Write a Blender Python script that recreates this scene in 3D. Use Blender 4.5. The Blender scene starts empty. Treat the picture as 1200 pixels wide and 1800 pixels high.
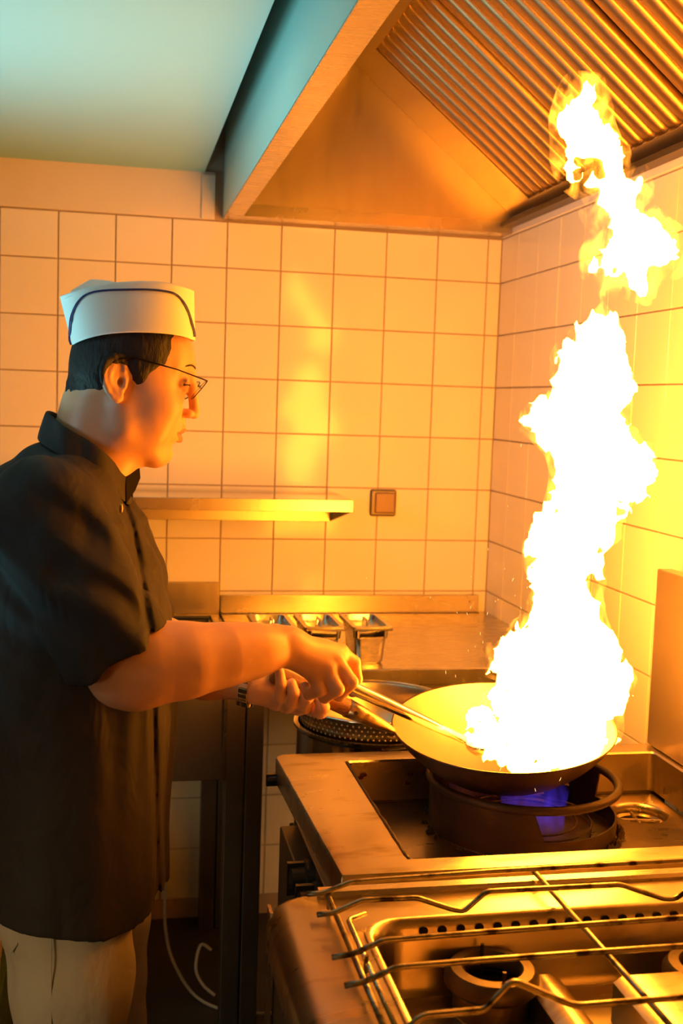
import bpy, bmesh, math, random
import numpy as np
from mathutils import Vector, Matrix
rnd = random.Random(7)
C = bpy.context.scene.collection

# ------------------------------------------------------------------ camera
FPX, YAW, PITCH, ROLL = 1973.889, 0.202196, 0.0963883, 0.0335788
def cam_axes():
    y, p, r = YAW, PITCH, ROLL
    f = np.array([np.sin(y)*np.cos(p), np.cos(y)*np.cos(p), -np.sin(p)])
    rt = np.array([np.cos(y), -np.sin(y), 0]); up = np.cross(rt, f)
    return np.cos(r)*rt+np.sin(r)*up, -np.sin(r)*rt+np.cos(r)*up, f
RT, UP, FW = cam_axes()
CAM = np.array([0, 0, 1.5])
def at(px, py, Y):
    """world point on the plane of depth Y that the photograph shows at pixel px, py"""
    r = FW+RT*(px-600)/FPX-UP*(py-900)/FPX
    return CAM+r*(Y/r[1])
cd = bpy.data.cameras.new('camera'); cam = bpy.data.objects.new('camera', cd); C.objects.link(cam)
cd.sensor_fit = 'HORIZONTAL'; cd.sensor_width = 36; cd.lens = 36*FPX/1200
cd.clip_start = 0.05
M = Matrix.Identity(4)
for i in range(3):
    M[i][0] = RT[i]; M[i][1] = UP[i]; M[i][2] = -FW[i]; M[i][3] = CAM[i]
cam.matrix_world = M
cd.dof.use_dof = True; cd.dof.focus_distance = 1.78; cd.dof.aperture_fstop = 8.5
sc = bpy.context.scene; sc.camera = cam

# ------------------------------------------------------------------ world, lamps, exposure
w = bpy.data.worlds.new('world'); sc.world = w; w.use_nodes = True
w.node_tree.nodes['Background'].inputs[0].default_value = (0.45, 0.6, 0.7, 1)
w.node_tree.nodes['Background'].inputs[1].default_value = 0.01
def area(name, loc, target, size, power, col):
    l = bpy.data.lights.new(name, 'AREA'); l.energy = power; l.color = col; l.shape = 'RECTANGLE'
    l.size, l.size_y = size
    o = bpy.data.objects.new(name, l); C.objects.link(o); o.location = loc
    o.rotation_euler = (Vector(target)-Vector(loc)).to_track_quat('-Z', 'Y').to_euler()
    return o
# unseen cool light source on the left, aimed up at the ceiling
area('cool_ceiling_light', (-0.95, 1.95, 1.15), (-0.12, 2.05, 2.11), (0.6, 0.9), 5.2, (0.32, 0.86, 0.95)).data.spread = math.radians(76)
area('hat_fill', (-1.5, 0.95, 1.75), (-0.12, 1.8, 1.6), (0.5, 0.4), 0.55, (0.40, 0.82, 1.0)).data.spread = math.radians(50)  # second cool lamp, added to tint the hat and head
# dim warm fill, added low on the left to brighten the trousers
area('trouser_fill', (-1.25, 0.35, 0.95), (-0.08, 1.75, 0.50), (0.5, 0.5), 0.7, (1.0, 0.80, 0.42)).data.spread = math.radians(46)
vs = sc.view_settings
vs.view_transform = 'Standard'; vs.look = 'None'; vs.exposure = 0.0; vs.gamma = 1.0; vs.use_curve_mapping = False
FIRE = (1.0, 0.315, 0.019)
FIRE_L = 56.0

# ------------------------------------------------------------------ materials
def mat(name, col, rough=0.5, metal=0.0, bump=None, var=None, spec=0.5, coat=0.0, scale=(1, 1, 1), sub=0, stain=None, roughvar=0):
    """bump=(scale,strength[,detail]); var=(scale,amount); stain=(scale,colour,lo,hi)"""
    m = bpy.data.materials.new(name); m.use_nodes = True
    nt = m.node_tree; N = nt.nodes; L = nt.links; b = N['Principled BSDF']
    b.inputs['Base Color'].default_value = (*col, 1); b.inputs['Roughness'].default_value = rough
    b.inputs['Metallic'].default_value = metal; b.inputs['Specular IOR Level'].default_value = spec
    b.inputs['Coat Weight'].default_value = coat; b.inputs['Coat Roughness'].default_value = 0.06
    if sub:
        b.inputs['Subsurface Weight'].default_value = sub; b.inputs['Subsurface Radius'].default_value = (.012, .004, .002)
    tc = N.new('ShaderNodeTexCoord'); mp = N.new('ShaderNodeMapping'); mp.inputs['Scale'].default_value = scale
    L.new(tc.outputs['Object'], mp.inputs['Vector'])
    def noise(s, det=3):
        n = N.new('ShaderNodeTexNoise'); n.inputs['Scale'].default_value = s; n.inputs['Detail'].default_value = det
        L.new(mp.outputs[0], n.inputs['Vector']); return n
    cur = None
    if var:
        n = noise(var[0]); mx = N.new('ShaderNodeMix'); mx.data_type = 'RGBA'
        mx.inputs['A'].default_value = (*[c*(1-var[1]) for c in col], 1)
        mx.inputs['B'].default_value = (*[min(1, c*(1+var[1])) for c in col], 1)
        L.new(n.outputs['Fac'], mx.inputs['Factor']); cur = mx.outputs['Result']
    if stain:
        n = noise(stain[0], 6); r = N.new('ShaderNodeMapRange')
        r.inputs['From Min'].default_value = stain[2]; r.inputs['From Max'].default_value = stain[3]
        L.new(n.outputs['Fac'], r.inputs['Value'])
        mx = N.new('ShaderNodeMix'); mx.data_type = 'RGBA'; mx.inputs['A'].default_value = (*col, 1)
        if cur: L.new(cur, mx.inputs['A'])
        mx.inputs['B'].default_value = (*stain[1], 1); L.new(r.outputs[0], mx.inputs['Factor']); cur = mx.outputs['Result']
    if cur: L.new(cur, b.inputs['Base Color'])
    if roughvar:
        n = noise(9, 4); r = N.new('ShaderNodeMapRange'); r.inputs['To Min'].default_value = rough-roughvar; r.inputs['To Max'].default_value = rough+roughvar
        L.new(n.outputs['Fac'], r.inputs['Value']); L.new(r.outputs[0], b.inputs['Roughness'])
    if bump:
        n = noise(bump[0], bump[2] if len(bump) > 2 else 2); n.inputs['Distortion'].default_value = bump[4] if len(bump) > 4 else 0; bp = N.new('ShaderNodeBump'); bp.inputs['Strength'].default_value = bump[1]
        bp.inputs['Distance'].default_value = bump[3] if len(bump) > 3 else 0.002
        L.new(n.outputs['Fac'], bp.inputs['Height']); L.new(bp.outputs[0], b.inputs['Normal'])
    return m
def emit(name, col, s):
    m = bpy.data.materials.new(name); m.use_nodes = True; N = m.node_tree.nodes; N.clear()
    e = N.new('ShaderNodeEmission'); o = N.new('ShaderNodeOutputMaterial'); e.inputs[0].default_value = (*col, 1); e.inputs[1].default_value = s
    m.node_tree.links.new(e.outputs[0], o.inputs[0]); return m
tile_m = mat('glazed_tile', (.82, .75, .62), .11, coat=0, bump=(5, .10), spec=.28)
grout_m = mat('grout', (.46, .35, .26), .9, bump=(80, .3))
plaster_m = mat('plaster', (.72, .64, .55), .8, bump=(30, .4), var=(4, .06))
side_paint = mat('hood_side', (.50, .66, .60), .4, bump=(5, .05))
paint_m = mat('ceiling_paint', (.29, .62, .62), .45, bump=(5, .1), var=(2, .04))
floor_m = mat('floor_vinyl', (.035, .035, .04), .45, bump=(20, .3), var=(9, .3))
steel = mat('brushed_steel', (.54, .47, .38), .27, 1, bump=(60, .06, 2), scale=(1, 12, 1), roughvar=.05)
steel_v = mat('brushed_steel_sheet', (.48, .40, .30), .34, 1, bump=(50, .05, 2), scale=(6, 1, 1), roughvar=.06, var=(3, .1))
steel_rib = mat('filter_steel', (.42, .27, .13), .36, 1, bump=(40, .05))
steel_worn = mat('worn_steel', (.54, .46, .36), .30, 1, bump=(50, .02, 2), scale=(1, 3, 1), stain=(9, (.22, .13, .06), .56, .80), roughvar=.1)
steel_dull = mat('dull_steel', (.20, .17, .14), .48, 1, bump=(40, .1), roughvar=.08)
steel_pol = mat('polished_steel', (.66, .64, .60), .13, 1)
rack_m = mat('rack_wire', (.36, .31, .25), .36, 1, bump=(120, .25), stain=(40, (.05, .035, .02), .5, .65))
iron = mat('burnt_iron', (.060, .040, .026), .52, .6, bump=(70, .4, 5), stain=(16, (.12, .065, .03), .55, .8))
burner_m = mat('burner_cast', (.13, .095, .065), .5, .8, bump=(80, .3))
wok_in = mat('wok_seasoned_inside', (.46, .38, .28), .38, 1, bump=(30, .15, 4), var=(8, .25))
wok_out = mat('wok_outside', (.09, .055, .035), .42, .7, bump=(50, .3, 5), stain=(12, (.20, .11, .05), .5, .7))
wood_m = mat('handle_wood', (.24, .10, .035), .5, bump=(60, .4, 4), scale=(1, 12, 12), var=(25, .5))
black_m = mat('black_plastic', (.012, .011, .011), .35)
cable_m = mat('grey_cable', (.45, .44, .42), .5)
pale_m = mat('pale_plastic', (.50, .58, .50), .5)
cavity = mat('dark_cavity', (.01, .008, .006), .9)
skin = mat('skin', (.70, .37, .22), .40, bump=(160, .06, 4), var=(20, .05), spec=.4)
lip_m = mat('lip_skin', (.46, .17, .13), .38, bump=(150, .15))
eye_m = mat('eye_white', (.7, .66, .6), .15)
iris_m = mat('iris', (.02, .012, .008), .1)
hair_m = mat('black_hair', (.014, .009, .008), .65, bump=(260, .9, 4), scale=(1, 1, .35), spec=.4)
shirt_m = mat('dark_cotton', (.026, .019, .017), .72, bump=(13, .55, 2, .012, .8), scale=(1.4, 1, .8), var=(9, .25), spec=.3)
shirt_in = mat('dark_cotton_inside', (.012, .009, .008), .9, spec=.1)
khaki = mat('khaki_cotton', (.40, .33, .24), .85, bump=(14, .7, 4, .010, .5), scale=(1, 1, .7), var=(8, .12), spec=.15)
paper_m = mat('white_paper', (.84, .84, .80), .6, bump=(8, .15))
stripe_m = mat('navy_stripe', (.015, .02, .13), .5)
brass_m = mat('brass', (.7, .45, .12), .3, 1)
shoe_m = mat('shoe_leather', (.015, .013, .012), .4)
glass_m = bpy.data.materials.new('lens_glass'); glass_m.use_nodes = True
gb = glass_m.node_tree.nodes['Principled BSDF']; gb.inputs['Transmission Weight'].default_value = 1; gb.inputs['Roughness'].default_value = 0; gb.inputs['IOR'].default_value = 1.05
frame_m = mat('frame_metal', (.03, .018, .012), .35, .8)
flame_m = emit('flame_core', FIRE, FIRE_L)
spark_m = emit('spark_glow', (1, .55, .15), 3)

# ------------------------------------------------------------------ helpers
class MB:
    def __init__(s): s.v = []; s.f = []; s.mi = []
    def add(s, vs, fs, mi=0):
        o = len(s.v); s.v += [tuple(map(float, p)) for p in vs]; s.f += [tuple(i+o for i in f) for f in fs]; s.mi += [mi]*len(fs)
    def box(s, a, b, mi=0):
        x0, y0, z0 = a; x1, y1, z1 = b
        s.add([(x0, y0, z0), (x1, y0, z0), (x1, y1, z0), (x0, y1, z0), (x0, y0, z1), (x1, y0, z1), (x1, y1, z1), (x0, y1, z1)],
              [(0, 3, 2, 1), (4, 5, 6, 7), (0, 1, 5, 4), (1, 2, 6, 5), (2, 3, 7, 6), (3, 0, 4, 7)], mi)
    def prism(s, poly, axis, a, b, mi=0):
        """extrude polygon (2-tuples in the other two axes, in x,y,z order) along axis from a to b"""
        def P(u, v, t):
            return (t, u, v) if axis == 0 else (u, t, v) if axis == 1 else (u, v, t)
        n = len(poly)
        s.add([P(u, v, a) for u, v in poly]+[P(u, v, b) for u, v in poly],
              [tuple(range(n))[::-1], tuple(range(n, 2*n))]+[(i, (i+1) % n, (i+1) % n+n, i+n) for i in range(n)], mi)
    def tube(s, pts, r, n=10, cap=True, mi=0, closed=False):
        pts = [np.array(p, float) for p in pts]; K = len(pts)
        rr = r if hasattr(r, '__len__') else [r]*K
        ref = None; rings = []
        for i in range(K):
            if closed: t = pts[(i+1) % K]-pts[i-1]
            else: t = pts[min(i+1, K-1)]-pts[max(i-1, 0)]
            t /= np.linalg.norm(t)
            if ref is None: ref = np.cross(t, (0, 0, 1) if abs(t[2]) < .9 else (1, 0, 0))
            ref = ref-t*np.dot(ref, t); ref /= np.linalg.norm(ref); b = np.cross(t, ref)
            rings.append([pts[i]+rr[i]*(math.cos(a)*ref+math.sin(a)*b) for a in np.linspace(0, 2*math.pi, n, endpoint=False)])
        fs = []
        for i in range(K if closed else K-1):
            j = (i+1) % K
            for k in range(n): fs.append((i*n+k, i*n+(k+1) % n, j*n+(k+1) % n, j*n+k))
        if cap and not closed: fs += [tuple(range(n))[::-1], tuple(range((K-1)*n, K*n))]
        s.add([p for q in rings for p in q], fs, mi)
    def lathe(s, prof, c=(0, 0, 0), n=48, mi=0, a0=0, a1=2*math.pi, caps=False):
        """prof: (r,z) list; open profile; full circle closes"""
        full = abs(a1-a0-2*math.pi) < 1e-6; m = n if full else n+1
        vs = []
        for i in range(m):
            a = a0+(a1-a0)*i/n
            vs += [(c[0]+r*math.cos(a), c[1]+r*math.sin(a), c[2]+z) for r, z in prof]
        K = len(prof); fs = []
        for i in range(n):
            j = (i+1) % m
            for k in range(K-1): fs.append((i*K+k, j*K+k, j*K+k+1, i*K+k+1))
        if caps and not full:
            fs += [tuple(range(K)), tuple((m-1)*K+k for k in range(K))[::-1]]
        s.add(vs, fs, mi)
    def build(s, name, m, parent=None, smooth=False, bevel=0, solid=0, mesh=None, weld=True):
        me = bpy.data.meshes.new(name); me.from_pydata(s.v, [], s.f); me.update()
        ms = m if isinstance(m, (list, tuple)) else [m]
        for q in ms: me.materials.append(q)
        if len(ms) > 1: me.polygons.foreach_set('material_index', s.mi)
        bm = bmesh.new(); bm.from_mesh(me)
        if weld: bmesh.ops.remove_doubles(bm, verts=bm.verts, dist=1e-6)
        bmesh.ops.recalc_face_normals(bm, faces=bm.faces); bm.to_mesh(me); bm.free()
        o = bpy.data.objects.new(name, me); C.objects.link(o)
        if parent: o.parent = parent
        if smooth:
            me.polygons.foreach_set('use_smooth', [True]*len(me.polygons))
            if smooth == 'auto': me.set_sharp_from_angle(angle=math.radians(40))
        if solid:
            d = o.modifiers.new('solid', 'SOLIDIFY'); d.thickness = solid; d.offset = 0
        if bevel:
            d = o.modifiers.new('bevel', 'BEVEL'); d.width = bevel; d.segments = 2; d.limit_method = 'ANGLE'
            me.polygons.foreach_set('use_smooth', [True]*len(me.polygons)); me.set_sharp_from_angle(angle=math.radians(80))
            d.harden_normals = True
        return o
def boxo(name, a, b, m, parent=None, bevel=0):
    k = MB(); k.box(a, b); return k.build(name, m, parent, bevel=bevel)
def thing(name, label, cat, loc=(0, 0, 0), group=None):
    o = bpy.data.objects.new(name, None); C.objects.link(o); o.location = loc; o.empty_display_size = .05
    o['label'] = label; o['category'] = cat
    if group: o['group'] = group
    return o
def tag(o, label, cat, group=None):
    o['label'] = label; o['category'] = cat
    if group: o['group'] = group
    return o
def struct(o): o['kind'] = 'structure'; return o
def local(parent, o):
    """keep o where it was modelled in world space although parent's base is elsewhere"""
    o.location = Vector(o.location)-Vector(parent.location); return o
def recenter(o, c):
    """move the mesh origin to c"""
    o.data.transform(Matrix.Translation(-Vector(c))); o.location = Vector(o.location)+Vector(c); return o

# noise used to shape meshes
_lat = np.random.default_rng(3).random((32, 32, 32)).astype(np.float32)
def vnoise(x, y, z):
    xi = np.floor(x).astype(int); yi = np.floor(y).astype(int); zi = np.floor(z).astype(int)
    fx, fy, fz = x-xi, y-yi, z-zi
    fx = fx*fx*(3-2*fx); fy = fy*fy*(3-2*fy); fz = fz*fz*(3-2*fz); r = 0
    for a in (0, 1):
        for b in (0, 1):
            for c in (0, 1):
                r = r+_lat[(xi+a) % 32, (yi+b) % 32, (zi+c) % 32]*(fx if a else 1-fx)*(fy if b else 1-fy)*(fz if c else 1-fz)
    return r*2-1
def smin(a, b, k):
    if k <= 0: return np.minimum(a, b)
    h = np.maximum(k-np.abs(a-b), 0)/k
    return np.minimum(a, b)-h*h*k*.25
class Field:
    """signed distance field on a grid, meshed by surface nets"""
    def __init__(s, lo, hi, h):
        s.lo = np.array(lo, float); s.h = h
        s.n = np.ceil((np.array(hi)-s.lo)/h).astype(int)+1
        s.F = np.full(s.n, 1.0, np.float32)
        s.ax = [(s.lo[i]+h*np.arange(s.n[i])).astype(np.float32) for i in range(3)]
    def win(s, lo, hi):
        sl = []
        for i in range(3):
            a = max(0, int((lo[i]-s.lo[i])/s.h)); b = min(s.n[i], int((hi[i]-s.lo[i])/s.h)+2)
            if b <= a: return None, None
            sl.append(slice(a, b))
        sl = tuple(sl)
        return sl, (s.ax[0][sl[0]][:, None, None], s.ax[1][sl[1]][None, :, None], s.ax[2][sl[2]][None, None, :])
    def op(s, fn, lo, hi, k, mode='u'):
        lo = np.array(lo)-k-.012; hi = np.array(hi)+k+.012
        sl, P = s.win(lo, hi)
        if sl is None: return
        d = fn(*P)
        if mode == 'u': s.F[sl] = smin(s.F[sl], d, k)
        else: s.F[sl] = -smin(-s.F[sl], d, k)      # subtract d
    def cap(s, a, b, ra, rb, k=.01, mode='u'):
        a = np.array(a, float); b = np.array(b, float); ba = b-a; L2 = float(ba@ba)+1e-12
        def fn(x, y, z):
            px, py, pz = x-a[0], y-a[1], z-a[2]
            h = np.clip((px*ba[0]+py*ba[1]+pz*ba[2])/L2, 0, 1)
            return np.sqrt((px-h*ba[0])**2+(py-h*ba[1])**2+(pz-h*ba[2])**2)-(ra+(rb-ra)*h)
        r = max(ra, rb); s.op(fn, np.minimum(a, b)-r, np.maximum(a, b)+r, k, mode)
    def chain(s, pts, rs, k=.01, k2=None):
        for i in range(len(pts)-1): s.cap(pts[i], pts[i+1], rs[i], rs[i+1], k if (i == 0 or k2 is None) else k2)
    def ell(s, c, r, R=None, k=.01, mode='u'):
        c = np.array(c, float); r = np.array(r, float); R = np.eye(3) if R is None else R   # rows of R: local axes
        def fn(x, y, z):
            px, py, pz = x-c[0], y-c[1], z-c[2]
            q = [(px*R[i][0]+py*R[i][1]+pz*R[i][2])/r[i] for i in range(3)]
            k0 = np.sqrt(q[0]**2+q[1]**2+q[2]**2); k1 = np.sqrt((q[0]/r[0])**2+(q[1]/r[1])**2+(q[2]/r[2])**2)+1e-9
            return k0*(k0-1)/k1
        m = r.max(); s.op(fn, c-m, c+m, k, mode)
    def apply(s, fn):
        """F = fn(F,x,y,z) over the narrow band"""
        m = np.abs(s.F) < .03; i = np.nonzero(m)
        s.F[m] = fn(s.F[m], s.ax[0][i[0]], s.ax[1][i[1]], s.ax[2][i[2]])
    def mesh(s):
        F = s.F; nx, ny, nz = F.shape; ins = F < 0
        c = np.zeros((nx-1, ny-1, nz-1), np.uint8)
        for a in (0, 1):
            for b in (0, 1):
                for d in (0, 1): c += ins[a:nx-1+a, b:ny-1+b, d:nz-1+d]
        cells = np.argwhere((c > 0) & (c < 8)); idx = np.full(c.shape, -1, np.int32); idx[tuple(cells.T)] = np.arange(len(cells))
        pos = np.zeros((len(cells), 3)); cnt = np.zeros(len(cells))
        corners = [(a, b, d) for a in (0, 1) for b in (0, 1) for d in (0, 1)]
        val = {q: F[cells[:, 0]+q[0], cells[:, 1]+q[1], cells[:, 2]+q[2]].astype(float) for q in corners}
        for q in corners:
            for k in range(3):
                if q[k] == 0:
                    e = list(q); e[k] = 1; e = tuple(e); A, B = val[q], val[e]; m = (A < 0) != (B < 0)
                    t = np.where(m, A/np.where(m, A-B, 1), 0); p = np.tile(np.array(q, float), (len(cells), 1)); p[:, k] += t
                    pos[m] += p[m]; cnt[m] += 1
        pos = (cells+pos/cnt[:, None])*s.h+s.lo
        quads = []
        for k in range(3):
            sl0 = [slice(1, -1)]*3; sl1 = [slice(1, -1)]*3; sl0[k] = slice(0, -1); sl1[k] = slice(1, None)
            A = ins[tuple(sl0)]; B = ins[tuple(sl1)]
            e = np.argwhere(A != B)
            if not len(e): continue
            sgn = A[tuple(e.T)]; off = np.ones(3, int); off[k] = 0; e = e+off
            u, v = (k+1) % 3, (k+2) % 3
            def g(du, dv):
                q = e.copy(); q[:, u] -= du; q[:, v] -= dv; return idx[tuple(q.T)]
            Q = np.stack([g(1, 1), g(0, 1), g(0, 0), g(1, 0)], 1); Q[~sgn] = Q[~sgn][:, ::-1]; quads.append(Q)
        return pos, np.concatenate(quads)
def net_object(name, parts, mats, parent=None, colourfn=None):
    V = []; Q = []; o = 0
    for p, q in parts: V.append(p); Q.append(q+o); o += len(p)
    V = np.concatenate(V); Q = np.concatenate(Q)
    me = bpy.data.meshes.new(name); me.vertices.add(len(V)); me.vertices.foreach_set('co', V.astype(np.float32).ravel())
    me.loops.add(len(Q)*4); me.loops.foreach_set('vertex_index', Q.astype(np.int32).ravel())
    me.polygons.add(len(Q)); me.polygons.foreach_set('loop_start', np.arange(0, len(Q)*4, 4, dtype=np.int32))
    me.polygons.foreach_set('loop_total', np.full(len(Q), 4, np.int32))
    me.update(); me.validate()
    ms = mats if isinstance(mats, (list, tuple)) else [mats]
    for m in ms: me.materials.append(m)
    if colourfn is not None:
        mi = colourfn(V[Q].mean(1)); me.polygons.foreach_set('material_index', mi.astype(np.int32))
    me.polygons.foreach_set('use_smooth', [True]*len(me.polygons))
    ob = bpy.data.objects.new(name, me); C.objects.link(ob)
    if parent: ob.parent = parent
    return ob

# ================================================================== SETTING
XR, YB = 1.0903, 3.1433          # right wall, back wall
wall_back = struct(boxo('wall_back', (-2.6, YB+.006, 0), (XR+.1, YB+.15, 2.7), grout_m))
wall_right = struct(boxo('wall_right', (XR+.006, -1.6, 0), (XR+.15, YB+.006, 2.7), grout_m))
struct(boxo('wall_left', (-2.75, -1.6, 0), (-2.6, YB+.15, 2.7), plaster_m))
struct(boxo('wall_front', (-2.75, -1.75, 0), (XR+.15, -1.6, 2.7), plaster_m))
struct(boxo('floor', (-2.75, -1.75, -.1), (XR+.15, YB+.15, 0), floor_m))
ceiling = struct(boxo('ceiling', (-2.6, -1.6, 2.112), (.234, YB, 2.2), paint_m, bevel=.002))
struct(boxo('ceiling', (.2, -1.6, 2.6), (XR+.1, YB, 2.7), paint_m))
struct(boxo('trim_1', (-2.6, YB-.004, 1.987), (.262, YB+.02, 2.115), plaster_m, bevel=.003))
struct(boxo('trim_2', (XR-.004, 1.0, 1.987), (XR+.02, YB, 2.6), plaster_m, bevel=.003))
struct(boxo('trim_3', (.226, YB-.012, 1.987), (.262, YB-.004, 2.105), plaster_m, bevel=.001))
_tiles = {}
def tile(parent, wall, u0, u1, z0, z1):
    g = .0035; wd, ht = round(u1-u0-g, 4), round(z1-z0-g, 4)
    if wd < .01 or ht < .01: return
    key = (wall, wd, ht)
    if key not in _tiles:
        k = MB(); b = .0008; t = .006
        a = wd/2; h = ht/2
        vs = [(-a, 0, -h), (a, 0, -h), (a, 0, h), (-a, 0, h), (-a, -t+b, -h), (a, -t+b, -h), (a, -t+b, h), (-a, -t+b, h),
              (-a+b, -t, -h+b), (a-b, -t, -h+b), (a-b, -t, h-b), (-a+b, -t, h-b)]
        fs = [(0, 1, 5, 4), (1, 2, 6, 5), (2, 3, 7, 6), (3, 0, 4, 7), (4, 5, 9, 8), (5, 6, 10, 9), (6, 7, 11, 10), (7, 4, 8, 11), (8, 9, 10, 11), (3, 2, 1, 0)]
        if wall == 'r': vs = [(v[1], -v[0], v[2]) for v in vs]
        k.add(vs, fs); o = k.build('tile', tile_m); _tiles[key] = o.data; C.objects.unlink(o); bpy.data.objects.remove(o)
    o = bpy.data.objects.new('tile', _tiles[key]); C.objects.link(o); o.parent = parent
    j = rnd.uniform(-.0004, .0004)
    um, zm = (u0+u1)/2, (z0+z1)/2
    o.location = (um, YB+.006+j, zm) if wall == 'b' else (XR+.006+j, um, zm)
    o.rotation_euler = (rnd.uniform(-.003, .003), 0, rnd.uniform(-.003, .003)) if wall == 'b' else (0, rnd.uniform(-.003, .003), rnd.uniform(-.003, .003))
zl = [1.985]+[1.8599-.15*i for i in range(0, 13)]
xl = [-.1509+.15*k for k in range(-3, 9)]+[XR]
for i in range(len(zl)-1):
    for j in range(len(xl)-1): tile(wall_back, 'b', xl[j], xl[j+1], zl[i+1], zl[i])
yl = [YB]+[2.2533+.15*5-.15*k for k in range(0, 13)]
for i in range(len(zl)-1):
    for j in range(len(yl)-1): tile(wall_right, 'r', yl[j+1], yl[j], zl[i+1], zl[i])

# ================================================================== EXTRACTOR HOOD
hood = thing('extractor_hood', 'large stainless steel extractor hood with sloping ribbed filters above the stoves', 'hood', (.28, .6, 1.99))
def H(o): return local(hood, o)
HB = YB-.008
k = MB()
k.box((.285, .5, 1.99), (.289, HB, 2.44)); H(k.build('side_panel', side_paint, hood))
k = MB(); k.prism([(.285, 1.988), (.332, 1.988), (.332, 2.02), (.329, 2.02), (.329, 1.991), (.285, 1.991)], 1, .5, HB); H(k.build('lower_lip', steel, hood))
k = MB(); k.prism([(3.05, 1.9885), (HB, 1.9885), (HB, 1.9915), (3.053, 1.9915), (3.053, 2.02), (3.05, 2.02)], 0, .332, XR-.006); H(k.build('back_lip', steel, hood))
k = MB(); k.box((.289, 3.053, 1.9915), (XR-.006, 3.056, 2.44)); H(k.build('end_panel', steel_v, hood))
k = MB(); k.box((.285, .5, 2.412), (.70, 3.056, 2.416)); H(k.build('roof_panel', steel_v, hood))
# gutter bar along the right wall
k = MB(); k.prism([(1.050, 2.004), (XR-.006, 2.004), (XR-.006, 2.032), (1.082, 2.032), (1.064, 2.024), (1.050, 2.016)], 1, .5, 3.05); H(k.build('grease_gutter', steel_dull, hood))
# sloping filters
S0 = np.array([.612, 0, 2.411]); S1 = np.array([1.083, 0, 2.034]); Ls = np.linalg.norm(S1-S0); sd = (S1-S0)/Ls
sn = np.array([sd[2], 0, -sd[0]]); sn = sn if sn[2] < 0 else -sn
def slope_pt(s, y, h): p = S0+sd*s+sn*h; return (p[0], y, p[2])
def slope_box(k, s0, s1, y0, y1, h0, h1):
    vs = [slope_pt(s, y, h) for h in (h0, h1) for s, y in ((s0, y0), (s1, y0), (s1, y1), (s0, y1))]
    k.add(vs, [(0, 3, 2, 1), (4, 5, 6, 7), (0, 1, 5, 4), (1, 2, 6, 5), (2, 3, 7, 6), (3, 0, 4, 7)])
k = MB(); slope_box(k, -.01, Ls+.01, .5, 3.052, -.03, -.026); H(k.build('filter_backing', steel_dull, hood))
k = MB(); slope_box(k, 0, Ls, 2.87, 3.052, -.026, -.002); H(k.build('margin_panel', steel_v, hood))
pitch = .0527; y = 2.835; rib = None; fi = 0
_rib = None
while y > .62:
    n_in = 8; y_end = y-pitch*n_in
    k = MB(); slope_box(k, 0, .03, y_end+.012, y+.03, -.026, .003); H(k.build('filter_frame', steel_v, hood))
    k = MB(); slope_box(k, Ls-.03, Ls, y_end+.012, y+.03, -.026, .003); H(k.build('filter_frame', steel_v, hood))
    for i in range(n_in):
        yy = y-pitch*i
        if _rib is None:
            k = MB(); ss = [.022, .026, .034, .044]+list(np.linspace(.06, Ls-.06, 6))+[Ls-.044, Ls-.034, Ls-.026, Ls-.022]
            sc_ = [.15, .55, .85, .97]+[1]*6+[.97, .85, .55, .15]; vs = []
            prof = [(-.0255, -.014), (-.0245, -.006), (-.020, .000), (-.011, .004), (0, .005), (.011, .004), (.020, .000), (.0245, -.006), (.0255, -.014)]
            for s_, q in zip(ss, sc_):
                for u, h in prof:
                    p = sd*s_+sn*((h+.014)*q-.014); vs.append((p[0], u*(0.6+.4*q), p[2]))
            n9 = len(prof); fs = [(a*n9+b, a*n9+b+1, (a+1)*n9+b+1, (a+1)*n9+b) for a in range(len(ss)-1) for b in range(n9-1)]
            k.add(vs, fs+[tuple(range(n9)), tuple(range((len(ss)-1)*n9, len(ss)*n9))[::-1]])
            o = k.build('filter_rib', steel_rib, hood, smooth=True); _rib = o
        else:
            o = _rib.copy(); C.objects.link(o); o.parent = hood
        o.location = (S0[0]-hood.location[0], yy-hood.location[1], S0[2]-hood.location[2])
    y = y_end-.022; fi += 1

# ================================================================== WALL SHELF, SOCKET
sh = thing('wall_shelf', 'stainless steel wall shelf with a turned down front edge behind the chef', 'shelf', (-.1, 3.0, 1.16))
def HS(o): return local(sh, o)
k = MB(); k.box((-.75, 2.843, 1.2475), (.612, YB-.002, 1.2505)); HS(k.build('shelf_top', steel_pol, sh, bevel=.0008))
k = MB(); k.box((-.75, 2.842, 1.219), (.613, 2.8455, 1.250)); HS(k.build('front_edge', steel, sh, bevel=.001))
k = MB(); k.box((-.75, YB-.012, 1.163), (.609, YB-.001, 1.247)); HS(k.build('rear_rail', steel_v, sh, bevel=.001))
k = MB(); k.prism([(2.846, 1.220), (YB-.002, 1.163), (YB-.002, 1.246), (2.846, 1.246)], 0, .609, .613); HS(k.build('end_bracket', steel_dull, sh))
so = thing('wall_socket', 'square metal wall socket with a closed lid on the tiled back wall', 'socket', (.764, YB, 1.218))
k = MB(); k.box((.726, YB-.012, 1.18), (.803, YB-.0, 1.257)); local(so, k.build('socket_frame', steel_dull, so, bevel=.006))
k = MB(); k.box((.739, YB-.019, 1.189), (.798, YB-.008, 1.249)); local(so, k.build('socket_lid', mat('socket_lid', (.26, .17, .12), .4, .3), so, bevel=.005))

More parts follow.
